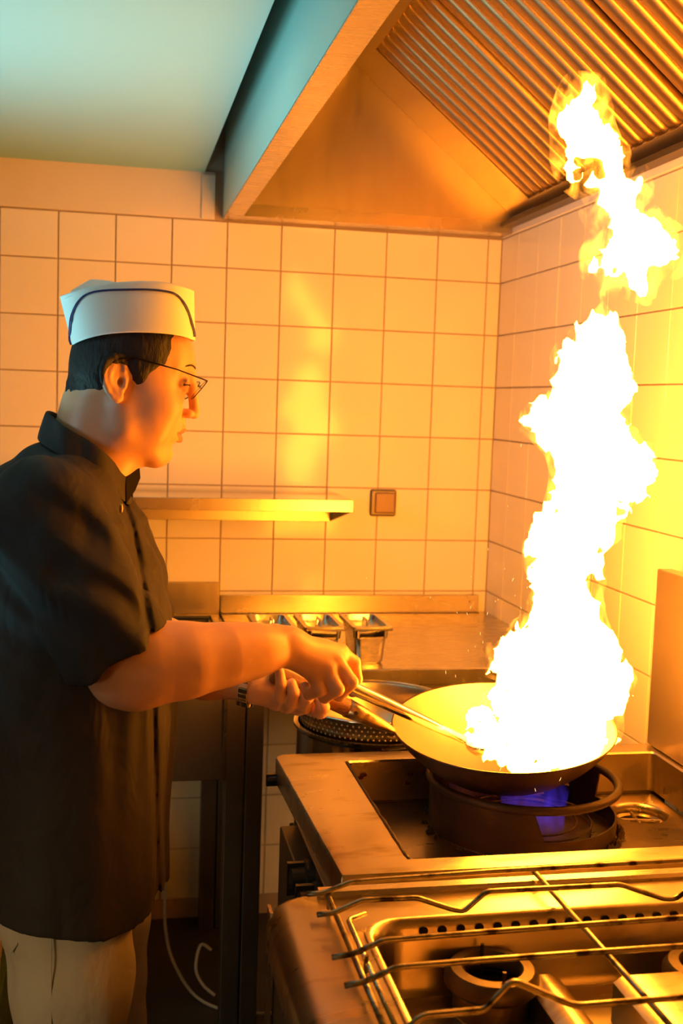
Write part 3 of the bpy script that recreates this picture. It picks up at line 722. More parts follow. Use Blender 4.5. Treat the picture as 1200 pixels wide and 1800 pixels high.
# tub and crate at the left edge, behind the cook
zc = float(at(8, 1778, 2.12)[2]); zt_ = float(at(8, 1655, 2.12)[2])
cr = thing('plastic_crate', 'dark green plastic crate on the floor at the left edge behind the cook', 'crate', (-.40, 2.25, 0))
green_m = mat('green_plastic', (.06, .10, .02), .5)
for (a, b, nm) in (((-.58, 2.09, 0), (-.20, 2.41, .02), 'crate_base'), ((-.58, 2.09, .02), (-.565, 2.41, zc), 'crate_side'), ((-.215, 2.09, .02), (-.20, 2.41, zc), 'crate_side'), ((-.565, 2.09, .02), (-.215, 2.105, zc), 'crate_side'), ((-.565, 2.395, .02), (-.215, 2.41, zc), 'crate_side'), ((-.565, 2.105, zc-.02), (-.215, 2.395, zc), 'crate_lid')):
    local(cr, boxo(nm, a, b, green_m, cr, bevel=.003))
tb_ = thing('plastic_tub', 'pale plastic tub standing on the green crate at the left edge', 'tub', (-.345, 2.25, zc))
k = MB(); k.lathe([(0, .001), (.125, .001), (.135, .012), (.148, zt_-zc-.012), (.154, zt_-zc-.010), (.154, zt_-zc), (.146, zt_-zc), (.131, .014), (0, .008)], (0, 0, 0), 40); k.build('tub_body', mat('pale_tub', (.62, .50, .44), .45), tb_, smooth='auto')

# cable on the floor
k = MB(); pts = [np.array(p) for p in ((.14, 2.78, .36), (.145, 2.8, .25), (.15, 2.82, .13), (.17, 2.80, .05), (.22, 2.70, .008), (.30, 2.62, .006), (.42, 2.60, .006), (.52, 2.68, .006), (.6, 2.8, .006))]
def catmull(P, n=6):
    out = []
    for i in range(len(P)-1):
        p0, p1, p2, p3 = P[max(i-1, 0)], P[i], P[i+1], P[min(i+2, len(P)-1)]
        for j in range(n):
            t = j/n; out.append(.5*((2*p1)+(-p0+p2)*t+(2*p0-5*p1+4*p2-p3)*t*t+(-p0+3*p1-3*p2+p3)*t**3))
    return out+[P[-1]]
k.tube(catmull(pts), .004, 8); o = k.build('power_cable', cable_m, None, smooth=True); recenter(o, (.3, 2.62, .002)); tag(o, 'pale grey cable curling down to the floor behind the chef', 'cable')
k = MB(); pts = [np.array(p) for p in ((.262, 2.75, .10), (.235, 2.74, .12), (.222, 2.72, .07), (.24, 2.71, .03), (.27, 2.70, .005))]
k.tube(catmull(pts), .004, 8); o = k.build('short_hose', cable_m, None, smooth=True); recenter(o, (.27, 2.70, .001)); tag(o, 'short looped hose beside the bench leg near the floor', 'hose')

# ================================================================== FIRE
YF = 1.775
blobs = """1030 168 16;1022 190 22;1015 215 24;1035 240 26;1052 255 24;1020 262 16;1070 285 20;1000 290 7;1003 268 10;1010 310 9;1040 318 12;1085 320 20;1072 345 22;1088 365 18;1095 300 9;1107 330 8;1120 318 5;1060 385 11;1095 395 24;1110 420 32;1135 415 25;1150 440 30;1175 435 18;1185 455 8;1085 450 26;1065 460 18;1045 470 9;1110 470 24;1125 490 14;1128 508 7;1085 478 10
1045 562 12;1028 580 18;1060 588 22;1080 565 8;1082 590 14;1012 610 18;1040 620 34;1078 620 22;1000 645 22;985 668 14;1030 665 45;1078 660 28;1095 690 14;1010 700 40;1060 710 40;985 705 25;955 715 16;938 725 13;925 745 9;922 762 5;1000 745 50;1050 760 45;965 760 25;1080 775 35;1110 780 16;1100 810 34;1030 800 48;985 795 24;1125 805 24;1135 840 18;1130 870 14;1105 850 34;1050 850 46;1005 850 34;985 880 16;960 895 6;952 907 4;1090 890 16;1040 900 42;1015 900 30;1060 920 26;1060 945 14;1020 940 22;1035 960 10;990 920 14
965 935 26;945 965 20;985 965 36;1010 1000 34;935 1000 14;965 1005 34;1040 1000 18;1050 1020 10;990 1040 46;945 1050 18;960 1080 34;1020 1080 40;925 1105 16;905 1130 16;950 1130 40;1000 1130 50;1050 1110 22;1065 1120 12;885 1150 14;870 1170 10;862 1155 5;858 1180 6;900 1170 26;940 1180 48;1010 1190 62;1075 1160 20;1085 1190 22;1100 1205 10;1106 1212 6;1060 1220 36;890 1210 22;870 1235 16;850 1250 12;835 1262 9;910 1245 34;960 1250 58;1030 1260 50;1075 1250 20;820 1290 10;845 1290 14;880 1290 30;930 1300 42;990 1300 50;1040 1300 34;860 1320 12;1068 1285 16;1050 1322 14;880 1335 18;920 1340 20;960 1342 20;1000 1338 20;1030 1330 18;845 1325 10;1062 1310 12""".replace('\n', ';').split(';')
fl = Field((.45, 1.56, .86), (1.03, 1.98, 2.14), .0042)
rb = random.Random(11)
def dpt(py): return YF-.06*max(0, (1250-py)/1100)**1.2
for s_ in blobs:
    px, py, r = map(float, s_.split()); yy = dpt(py)+rb.uniform(-.3, .3)*r*.0009*2
    if py > 1230: yy += .012
    if py > 1308: yy = YF-.065
    c = at(px, py, yy); rr = r*yy/FPX*1.02; fl.ell(c, (rr, rr*(1.0 if r < 12 else .85), rr*1.12), k=.012)
def warp(F, x, y, z):
    n1 = vnoise(x*26, y*26, z*20-3); n2 = vnoise(x*70+5, y*70, z*48); n3 = vnoise(x*150, y*150+9, z*110)
    n4 = vnoise(x*44, y*44+3, z*26)
    return F+.0070*n1-.0085*(1-2.6*np.abs(n4))-.0055*(1-2.6*np.abs(n2))+.0022*n3+.004
fl.apply(warp)
# keep the fire above the wok metal
xs, ys, zs = fl.ax[0][:, None, None], fl.ax[1][None, :, None], fl.ax[2][None, None, :]
q = [MWi[i, 0]*xs+MWi[i, 1]*ys+MWi[i, 2]*zs+MWi[i, 3] for i in range(3)]
r2 = q[0]**2+q[1]**2; inside = r2 < (Rw-.012)**2
zb = -dp+Rs-np.sqrt(np.maximum(Rs**2-r2, 1e-4))+.004
lowlim = np.where(inside, zb, .006)
fl.F = np.maximum(fl.F, (lowlim-q[2]).astype(np.float32))
fire = thing('wok_fire', 'tall white-hot column of flame leaping from the wok to the hood', 'flame', tuple(WC+np.array([.06, 0, -.02])))
P_, Q_ = fl.mesh(); core = net_object('flame_core', [(P_, Q_)], flame_m, fire); local(fire, core)
# outer orange veil: thin glowing gas around the core
vm = bpy.data.materials.new('flame_veil'); vm.use_nodes = True; N = vm.node_tree.nodes; L = vm.node_tree.links; N.clear()
out = N.new('ShaderNodeOutputMaterial'); em = N.new('ShaderNodeEmission'); em.inputs[0].default_value = (1, .30, .02, 1)
tc = N.new('ShaderNodeTexCoord'); mp = N.new('ShaderNodeMapping'); mp.inputs['Scale'].default_value = (1, 1, .55)
nn = N.new('ShaderNodeTexNoise'); nn.inputs['Scale'].default_value = 34; nn.inputs['Detail'].default_value = 3; nn.inputs['Distortion'].default_value = 1.0
mr = N.new('ShaderNodeMapRange'); mr.inputs['From Min'].default_value = .51; mr.inputs['From Max'].default_value = .66; mr.inputs['To Max'].default_value = 150
L.new(tc.outputs['Object'], mp.inputs[0]); L.new(mp.outputs[0], nn.inputs['Vector']); L.new(nn.outputs['Fac'], mr.inputs['Value']); L.new(mr.outputs[0], em.inputs[1]); L.new(em.outputs[0], out.inputs['Volume'])
fl2 = Field((.42, 1.52, .93), (1.04, 2.0, 2.16), .008)
for s_ in blobs:
    px, py, r = map(float, s_.split())
    if py > 1290: continue
    yy = dpt(py); ex = 24 if py < 520 else 6
    c = at(px+rb.uniform(-6, 6), py+rb.uniform(-8, 4), yy); rr = (r+ex)*yy/FPX; fl2.ell(c, (rr, rr*.8, rr*1.2), k=.02)
fl2.apply(lambda F, x, y, z: F+.011*vnoise(x*32, y*32, z*20))
fl2.F = np.maximum(fl2.F, (fl2.ax[0][:, None, None]-1.055).astype(np.float32))
P_, Q_ = fl2.mesh(); veil = net_object('flame_veil', [(P_, Q_)], vm, fire); local(fire, veil)
# sparks
k = MB()
for i in range(64):
    px, py = rb.gauss(900, 75), rb.gauss(1090, 110)
    if i > 58: px, py = rb.uniform(800, 1060), rb.uniform(1330, 1400)
    yy = rb.uniform(1.55, 1.9) if i <= 58 else rb.uniform(1.5, 1.58)
    c = at(px, py, yy); a = rb.uniform(-.5, .5); ln = rb.uniform(.001, .0035)
    d = np.array([math.sin(a), 0, math.cos(a)])*ln; k.tube([c-d, c, c+d], [.0001, .00036, .0001], 5)
o = k.build('sparks', spark_m, fire, weld=False); local(fire, o); o['kind'] = 'stuff'

# thin cooking smoke drifting beside the fire
sm_ = bpy.data.materials.new('cooking_smoke'); sm_.use_nodes = True; N = sm_.node_tree.nodes; L = sm_.node_tree.links; N.clear()
out = N.new('ShaderNodeOutputMaterial'); vsn = N.new('ShaderNodeVolumeScatter'); vsn.inputs['Color'].default_value = (.85, .85, .85, 1); vsn.inputs['Anisotropy'].default_value = .2
tc = N.new('ShaderNodeTexCoord'); mp = N.new('ShaderNodeMapping'); mp.inputs['Scale'].default_value = (1, 1, .7)
nn = N.new('ShaderNodeTexNoise'); nn.inputs['Scale'].default_value = 14; nn.inputs['Detail'].default_value = 3; nn.inputs['Distortion'].default_value = 1.6
mr = N.new('ShaderNodeMapRange'); mr.inputs['From Min'].default_value = .50; mr.inputs['From Max'].default_value = .75; mr.inputs['To Max'].default_value = 1.3
L.new(tc.outputs['Object'], mp.inputs[0]); L.new(mp.outputs[0], nn.inputs['Vector']); L.new(nn.outputs['Fac'], mr.inputs['Value']); L.new(mr.outputs[0], vsn.inputs['Density']); L.new(vsn.outputs[0], out.inputs['Volume'])
fs_ = Field((.40, 1.62, .92), (.80, 1.98, 1.42), .012)
for px, py, r in ((850, 1230, 42), (880, 1170, 60), (900, 1090, 62), (905, 1010, 50), (800, 1190, 34), (830, 1270, 26)):
    c = at(px, py, 1.86); rr = r*1.85/FPX; fs_.ell(c, (rr, rr*.7, rr*1.1), k=.04)
fs_.apply(lambda F, x, y, z: F+.014*vnoise(x*22, y*22, z*16))
smk = net_object('cooking_smoke', [fs_.mesh()], sm_, None); c = np.array([.64, 1.84, 1.0]); recenter(smk, c)
tag(smk, 'thin pale smoke drifting behind the fire above the far side of the wok', 'smoke')['kind'] = 'stuff'

# ================================================================== PERSON
man = thing('person', 'cook in a white paper hat, glasses and dark short-sleeved shirt tossing the wok', 'person', (-.06, 1.79, 0))
def HM(o): return local(man, o)
def ap(px, py, Y): return at(px, py, Y)
# --- head, in a head frame: x forward, y away from the camera (his left), z up
HS_ = .975
HO = at(222, 680, 1.80)
pt, yw, rl = math.radians(15), math.radians(6), ROLL
# image-plane axes at the head
ix = np.array([math.cos(.01), 0, 0.0]); ix = np.array([1.0, 0, 0]); iy = np.array([0, 1.0, 0]); iz = np.array([0, 0, 1.0])
def rotY(v, a):   # pitch nose down by a
    return np.array([v[0]*math.cos(a)+v[2]*math.sin(a), v[1], -v[0]*math.sin(a)+v[2]*math.cos(a)])
def rotZ(v, a): return np.array([v[0]*math.cos(a)-v[1]*math.sin(a), v[0]*math.sin(a)+v[1]*math.cos(a), v[2]])
pitch_w = pt-ROLL
HR3 = np.array([rotZ(rotY(v, pitch_w), yw) for v in np.eye(3)])      # rows: head axes in world
def hp(x, y, z): return HO+HS_*(x*HR3[0]+y*HR3[1]+z*HR3[2])
hd = Field(HO-np.array([.19, .15, .22]), HO+np.array([.19, .15, .20]), .0022)
def he(c, r, k=.012, mode='u', R=None): hd.ell(hp(*c), np.array(r)*HS_, HR3 if R is None else R, k, mode)
def hc(a, b, ra, rb, k=.01, mode='u'): hd.cap(hp(*a), hp(*b), ra*HS_, rb*HS_, k, mode)
he((-.003, 0, .058), (.089, .076, .080), .0)
he((.014, 0, .035), (.074, .068, .070), .02)
he((-.038, 0, .018), (.054, .066, .058), .02)
he((.034, 0, -.030), (.062, .062, .078), .03)           # mid face
for s in (-1, 1):
    hc((-.006, .054*s, -.030), (.006, .052*s, -.066), .016, .016, .02)
    hc((.006, .052*s, -.066), (.066, .020*s, -.094), .016, .016, .022)
    he((.058, .040*s, -.018), (.028, .024, .022), .02)    # cheek bone
    he((.048, .038*s, -.050), (.030, .022, .030), .02)    # cheek
    he((.030, .042*s, -.022), (.040, .024, .040), .02)
    hc((.060, .046*s, .050), (.087, .014*s, .055), .010, .011, .012)   # brow
he((.050, 0, .068), (.042, .054, .042), .015)             # forehead
hc((.072, 0, -.090), (.082, 0, -.086), .017, .015, .016)   # chin
hc((.040, 0, -.095), (.074, 0, -.094), .016, .016, .02)
he((.078, 0, -.052), (.024, .028, .026), .014)           # mouth mound
# eye sockets
for s in (-1, 1):
    he((.101, .036*s, .028), (.017, .020, .013), .012, 's')
    he((.0765, .034*s, .026), (.0152, .0150, .0140), .004)                # lids over the ball
    hc((.0900, .024*s, .0245), (.0805, .048*s, .0255), .0026, .0016, .001, 's')   # lid slit
    hc((.091, .020*s, .034), (.084, .048*s, .033), .0022, .002, .004)       # upper lid fold
# nose
hc((.096, 0, .046), (.104, 0, .024), .0085, .0075, .012)
hc((.104, 0, .024), (.1165, 0, -.010), .0075, .0088, .006)
he((.1155, 0, -.0135), (.0098, .0105, .0090), .004)
for s in (-1, 1):
    he((.104, .0125*s, -.0165), (.0105, .0068, .0078), .004)
    he((.110, .0065*s, -.0262), (.0052, .0028, .0040), .002, 's')
# lips
hc((.0985, 0, -.030), (.1005, 0, -.039), .0072, .0060, .008)
for s in (-1, 1):
    hc((.1025, .004*s, -.0430), (.089, .026*s, -.0505), .0074, .0034, .003)
    hc((.1005, .003*s, -.0605), (.088, .024*s, -.0540), .0080, .0034, .003)
hc((.109, -.012, -.0518), (.109, .012, -.0518), .0020, .0020, .001, 's')
for s in (-1, 1): hc((.109, .010*s, -.0518), (.090, .026*s, -.0515), .0020, .0016, .001, 's')
hc((.100, -.010, -.0735), (.100, .010, -.0735), .0058, .0058, .008, 's')
# ears
def ear(s):
    o = np.array([-.026, .074*s, .004])
    th = math.radians(14)
    ex = np.array([math.cos(th), 0, math.sin(th)*1.0]); ez = np.array([-math.sin(th), 0, math.cos(th)])
    ex_w = ex[0]*HR3[0]+ex[2]*HR3[2]; ez_w = ez[0]*HR3[0]+ez[2]*HR3[2]
    out = HR3[1]*s; n = out*math.cos(.35)-ex_w*0; n = out*math.cos(.30)+ex_w*math.sin(.30); n /= np.linalg.norm(n)
    e1 = ex_w-n*np.dot(ex_w, n); e1 /= np.linalg.norm(e1); R = np.array([e1, n, ez_w])
    def lp(u, v, h): return hp(*o)+HS_*(u*e1+v*ez_w+h*n)
    hd.ell(lp(-.003, .003, .001), np.array([.0215, .0050, .0330])*HS_, R, .004)
    hd.cap(lp(.004, -.004, -.012), lp(0, .002, .0), .014, .013, .006)
    hd.ell(lp(.002, .004, .0085), np.array([.0150, .0055, .0235])*HS_, R, .003, 's')
    P = [(.012, .013), (.012, .024), (.006, .0325), (-.006, .0335), (-.017, .026), (-.0215, .013), (-.0205, -.002), (-.0150, -.016), (-.008, -.026), (.000, -.031), (.006, -.0265), (.008, -.017)]
    for a, b in zip(P[:-1], P[1:]): hd.cap(lp(*a, .0035), lp(*b, .0035), .0030*HS_, .0030*HS_, .0028)
    hd.ell(lp(.0, -.0265, .002), np.array([.0085, .0045, .0095])*HS_, R, .005)
    P = [(.010, -.014), (-.004, -.014), (-.0115, -.004), (-.0115, .010), (-.004, .022)]
    for a, b in zip(P[:-1], P[1:]): hd.cap(lp(*a, .002), lp(*b, .002), .0026*HS_, .0026*HS_, .003)
    hd.cap(lp(.012, -.010, .003), lp(.013, -.002, .003), .0038, .0032, .004)     # tragus
    hd.ell(lp(.006, -.004, .004), np.array([.005, .007, .007])*HS_, R, .003, 's')
ear(-1); ear(1)
# neck
n0 = at(176, 742, 1.80); n1 = at(146, 860, 1.80)
hd.lo  # (grid is large enough to hold the top of the neck)
hd.cap(n0, n1, .058, .058, .03); hd.cap(at(205, 765, 1.79), at(172, 870, 1.79), .036, .036, .03)
hd.cap(at(160, 715, 1.80), at(145, 800, 1.80), .044, .050, .02)
head_sdf_copy = hd.F.copy()
head_mesh = hd.mesh()
# hair: shell over the skull, trimmed to the hairline
X, Y_, Z = hd.ax[0][:, None, None]-HO[0], hd.ax[1][None, :, None]-HO[1], hd.ax[2][None, None, :]-HO[2]
hx = (X*HR3[0][0]+Y_*HR3[0][1]+Z*HR3[0][2])/HS_; hy = (X*HR3[1][0]+Y_*HR3[1][1]+Z*HR3[1][2])/HS_; hz = (X*HR3[2][0]+Y_*HR3[2][1]+Z*HR3[2][2])/HS_
nz3 = vnoise(hx*130, hy*130, hz*60)*.0035
front = hx-(.045-.30*np.maximum(0, .062-hz))                # hairline at the temple slopes back
side = np.where(hx > -.004, np.maximum(hx-(.030+.25*(hz-.02)), .004-hz), 0)       # sideburn before the ear
low = np.where(hx < -.020, (-.034+.32*(hx+.095))-hz, -1)     # nape line
earcut = .040-np.sqrt((hx+.010)**2+((hz-.004)*1.0)**2)
reg = np.maximum(np.maximum(front, low)+nz3, 0*hx-1)
reg = np.maximum(reg, np.where((hz < .045), np.where(hx > -.022, hx-(.018+.55*(hz-.012)), -1), -1)+nz3)
reg = np.maximum(reg, np.where(hx > -.022, .006-hz, -1)+nz3)
ear_zone = np.maximum(np.abs(hy)*-1+.0705, 0)
reg = np.maximum(reg, np.where((np.abs(hy) > .0), .025*1.0-np.sqrt(((hx+.024)/.8)**2+(hz-.003)**2), -1))
off = .0034*np.clip(-reg/.016, 0, 1)-.0003
shell = head_sdf_copy-off+vnoise(hx*160, hy*160, hz*70)*.0007
sm = np.maximum(shell, reg*.9).astype(np.float32)
hf = Field(hd.lo, hd.lo+(np.array(hd.n)-1)*hd.h, hd.h); hf.F = sm[:hf.F.shape[0], :hf.F.shape[1], :hf.F.shape[2]] if sm.shape != hf.F.shape else sm
hf.n = np.array(hf.F.shape)
hair = net_object('hair', [hf.mesh()], hair_m, man); HM(hair)

# --- arms and hands
arms = Field((-.16, 1.48, .98), (.48, 1.92, 1.34), .0022)
Wr = ap(507, 1136, 1.632)
arms.chain([ap(105, 930, 1.63), ap(222, 1172, 1.562)], [.050, .050], .0)
arms.chain([ap(222, 1172, 1.562), ap(268, 1165, 1.567), ap(330, 1160, 1.577), ap(400, 1150, 1.594), ap(450, 1143, 1.610), Wr], [.0495, .0505, .0475, .0390, .0325, .0270], .03, .03)
arms.cap(ap(212, 1196, 1.560), ap(240, 1205, 1.560), .022, .024, .03)           # point of the elbow
arms.cap(ap(485, 1118, 1.628), ap(500, 1120, 1.625), .0165, .014, .012)          # ulna knob
# right fist round the ladle
MC = {'i': ap(598, 1148, 1.664), 'm': ap(590, 1163, 1.643), 'r': ap(574, 1178, 1.632), 'p': ap(553, 1188, 1.632)}
for q, (r0, r1) in {'i': (.021, .0135), 'm': (.022, .0138), 'r': (.021, .0130), 'p': (.019, .0120)}.items(): arms.cap(Wr+(0, 0, -.002 if q in 'rp' else 0), MC[q], r0, r1, .016)
arms.ell(ap(556, 1158, 1.655), (.030, .020, .024), None, .02)
arms.chain([MC['i'], ap(621, 1165, 1.672), ap(626, 1193, 1.678), ap(620, 1216, 1.682)], [.0125, .0112, .0098, .0088], .005, .003)
arms.chain([MC['m'], ap(616, 1199, 1.634), ap(596, 1221, 1.650), ap(580, 1214, 1.672)], [.0128, .0118, .0102, .0090], .005, .003)
arms.chain([MC['r'], ap(592, 1211, 1.622), ap(571, 1225, 1.640), ap(560, 1212, 1.662)], [.0122, .0112, .0098, .0088], .005, .003)
arms.chain([MC['p'], ap(562, 1213, 1.624), ap(543, 1220, 1.640), ap(536, 1207, 1.658)], [.0112, .0102, .0090, .0080], .005, .003)
arms.chain([ap(532, 1150, 1.668), ap(568, 1172, 1.694), ap(598, 1192, 1.698), ap(612, 1204, 1.694)], [.0150, .0135, .0110, .0092], .01, .003)
for q in 'imr': arms.ell(MC[q]+np.array([-.001, -.006, .006]), (.008, .007, .007), None, .008)      # knuckles
# left arm and hand under the handle
WL = ap(447, 1207, 1.802)
arms.chain([ap(290, 1130, 1.90), ap(360, 1185, 1.845), WL], [.044, .036, .0255], .03, .03)
arms.chain([WL, ap(478, 1216, 1.812), ap(520, 1228, 1.823), ap(552, 1236, 1.822)], [.0255, .0235, .0195, .0165], .015, .015)
arms.cap(ap(470, 1214, 1.795), ap(515, 1236, 1.798), .0190, .0150, .012)
FL = [[(484, 1238, 1.795), (492, 1226, 1.766), (494, 1202, 1.757), (491, 1179, 1.760)],
      [(503, 1243, 1.797), (512, 1236, 1.764), (516, 1218, 1.753), (512, 1202, 1.759)],
      [(524, 1246, 1.799), (535, 1243, 1.762), (540, 1228, 1.751), (537, 1213, 1.757)],
      [(545, 1246, 1.803), (563, 1251, 1.768), (567, 1243, 1.752), (562, 1229, 1.754)]]
for f_, rr_ in zip(FL, ([.0105, .0098, .0092, .0080], [.0112, .0108, .0100, .0088], [.0115, .0112, .0106, .0092], [.0118, .0118, .0116, .0100])):
    arms.chain([ap(*p) for p in f_], rr_, .006, .002)
arms.chain([ap(468, 1203, 1.824), ap(500, 1188, 1.826), ap(535, 1202, 1.812), ap(556, 1212, 1.800)], [.0150, .0135, .0112, .0092], .01, .003)
arms.apply(lambda F, x, y, z: F+.0002*vnoise(x*90, y*90, z*90))
arms_mesh = arms.mesh()
# torso and legs of the body, under the clothes
tb = Field((-.24, 1.58, .05), (.12, 2.0, 1.42), .009)
tb.chain([at(160, 820, 1.80), (-.07, 1.80, 1.26), (-.055, 1.80, 1.10), (-.055, 1.80, .85)], [.055, .10, .105, .11], .03)
for s, x0 in ((-1, -.055), (1, -.02)):
    tb.chain([(-.08, 1.80+.08*s, 1.27), (-.06, 1.80+.08*s, 1.0)], [.06, .07], .05)
    tb.chain([(x0, 1.80+.09*s, .84), (x0, 1.80+.09*s, .48), (x0-.01, 1.80+.09*s, .12)], [.075, .055, .036], .03)
net = [head_mesh, arms_mesh, tb.mesh()]
# lips get their own skin tone
lipc = hp(.098, 0, -.0520)
def bodycol(c):
    d = c-HO; fx = d@HR3[0]/HS_; fy = d@HR3[1]/HS_; fz = d@HR3[2]/HS_
    half = .0115*(1-np.clip(np.abs(fy)/.026, 0, 1)**2)
    return ((fx > .080) & (np.abs(fy) < .026) & (np.abs(fz+.0520) < half+.0012)).astype(int)
body = net_object('body', net, [skin, lip_m], man, bodycol); HM(body)
# eyes, brows
for s in (-1, 1):
    k = MB(); k.lathe([(.0112*math.sin(a), -.0112*math.cos(a)) for a in np.linspace(0, math.pi, 14)], (0, 0, 0), 20)
    e = k.build('eyeball', eye_m, man, smooth=True); e.location = Vector(hp(.0776, .0345*s, .0255))-Vector(man.location)
    k = MB(); c = hp(.0886, .0360*s, .0242); k.lathe([(0, 0.0006), (.0045, 0), (.0052, -.001)], (0, 0, 0), 16)
    e = k.build('iris', iris_m, man, smooth=True); e.location = Vector(c)-Vector(man.location); e.rotation_euler = Vector(HR3[0]).to_track_quat('Z', 'Y').to_euler()
for s in (-1, 1):
    k = MB(); P = [hp(.0975, .012*s, .0530), hp(.0950, .025*s, .0575), hp(.0860, .040*s, .0585), hp(.074, .050*s, .0530)]
    k.tube(catmull([np.array(p) for p in P], 5), [.0006]+[.0013]*(14)+[.0006], 8); HM(k.build('eyebrow', hair_m, man, smooth=True))
for s in (-1, 1):
    k = MB(); P = [hp(.0886, .0235*s, .0255), hp(.0925, .0300*s, .0270), hp(.0920, .0370*s, .0275), hp(.0875, .0440*s, .0268), hp(.0805, .0500*s, .0245)]
    k.tube(catmull([np.array(p) for p in P], 4), [.0004]+[.0010]*15+[.0005], 6); HM(k.build('eyelashes', hair_m, man, smooth=True))
# glasses
gl = MB(); gobj = bpy.data.objects.new('eyeglasses', None); C.objects.link(gobj); gobj.parent = man; gobj.location = (0, 0, 0)
gA = hp(.118, -.058, .0375); gE = hp(-.004, -.0815, .0375)
tilt = math.radians(26)
def lens_pt(s, a, r=1.0, off=0):
    u = .022*math.copysign(abs(math.cos(a))**.7, math.cos(a))*r; v = .0185*math.copysign(abs(math.sin(a))**.7, math.sin(a))*r
    cx, cz = .1105, .0235
    return hp(cx+v*math.sin(tilt)-abs(s*.034+u)*.06+off, s*.034+u, cz+v*math.cos(tilt))
def HG(o): return local(man, o)
for s in (-1, 1):
    k = MB(); k.tube([lens_pt(s, a) for a in np.linspace(0, 2*math.pi, 40, endpoint=False)], .0008, 6, closed=True); HG(k.build('rim', frame_m, gobj, smooth=True))
    k = MB(); k.add([lens_pt(s, a, .97) for a in np.linspace(0, 2*math.pi, 32, endpoint=False)], [tuple(range(32))]); HG(k.build('lens', glass_m, gobj, solid=.001))
    k = MB(); k.tube([lens_pt(s, math.radians(40 if s > 0 else 140), 1.0), hp(.113, s*.061, .0400), hp(.106, s*.0665, .0405), hp(.06, s*.076, .0440), hp(-.010, s*.081, .0435), hp(-.034, s*.0800, .034), hp(-.044, s*.078, .016)], [.0009, .0013, .0011, .0010, .0016, .0018, .0015], 8)
    HG(k.build('temple', frame_m, gobj, smooth=True))
k = MB(); k.tube([lens_pt(-1, math.radians(20)), hp(.1185, 0, .0340), lens_pt(1, math.radians(160))], .0009, 6); HG(k.build('bridge', frame_m, gobj, smooth=True))

# --- paper hat (band with pointed front and back), modelled in world axes
def hat_side(px_, s):   # px along the hat -> half width
    t = (px_-104)/(343-104); return .088*math.sin(math.pi*min(1, max(0, t)))**.55*s
bot = [(127, 607), (135, 602), (150, 596), (175, 589), (205, 585), (240, 584), (275, 585), (305, 588), (325, 592), (337, 597), (343, 599)]
top = [(105, 521), (116, 517), (138, 509), (168, 500), (205, 496), (240, 494), (275, 494), (303, 498), (322, 503), (335, 508), (341, 511)]
rows = 7; YH = 1.80
def hat_pts(s):
    G = []
    n = len(bot)
    for i in range(n):
        t = i/(n-1); wd = .0025+.0855*math.sin(math.pi*t)**.62
        col_ = []
        for j in range(rows):
            q = j/(rows-1); px = bot[i][0]*(1-q)+top[i][0]*q; py = bot[i][1]*(1-q)+top[i][1]*q
            shift = (px-222)*.00091*math.tan(yw)
            w_ = wd*(1-.10*q*q)
            if s < 0: p = at(px, py, YH-w_+shift)
            else:   # far side mirrors the near one about the middle plane of the head
                pn = at(px, py, YH-w_+shift); mid = YH+shift; p = np.array([pn[0], 2*mid-pn[1], pn[2]])
            col_.append(p)
        G.append(col_)
    return G
hat = MB(); n = len(bot)
for s in (-1, 1):
    G = hat_pts(s); hat.add([p for c in G for p in c], [(i*rows+j, (i+1)*rows+j, (i+1)*rows+j+1, i*rows+j+1) for i in range(n-1) for j in range(rows-1)])
GN, GF = hat_pts(-1), hat_pts(1)
ring = [c[-1] for c in GN]+[c[-1] for c in GF][::-1]
k = hat; 
for i in (0, n-1):   # close the seams front and back
    k.add([GN[i][j] for j in range(rows)]+[GF[i][j] for j in range(rows)], [(j, j+1, rows+j+1, rows+j) for j in range(rows-1)])
hato = HM(k.build('paper_hat', paper_m, man, smooth='auto', solid=.0012))
sub = hato.modifiers.new('s', 'SUBSURF'); sub.levels = 2; sub.render_levels = 2
hato.modifiers.move(1, 0)
k = MB(); cn = [c[-2]*.5+c[-1]*.5 for c in GN]; cf = [c[-2]*.5+c[-1]*.5 for c in GF]; mid = [(a+b)/2+np.array([0, 0, .003 if 0 < i < n-1 else 0]) for i, (a, b) in enumerate(zip(cn, cf))]
k.add(cn+mid+cf, [(r_*n+i, r_*n+i+1, (r_+1)*n+i+1, (r_+1)*n+i) for r_ in range(2) for i in range(n-1)]); o = k.build('hat_crown', paper_m, hato, smooth=True, solid=.001); pass
k = MB(); P = [at(125, 512, 1.79), at(150, 497, 1.79), at(160, 492, 1.79), at(178, 493, 1.79), at(200, 496, 1.79)]
k.add([p+np.array([0, -.01, 0]) for p in P]+[p+np.array([0, -.01, -.03]) for p in P], [(i, i+1, 6+i, 5+i) for i in range(4)]); o = k.build('folded_peak', paper_m, hato, solid=.001); pass
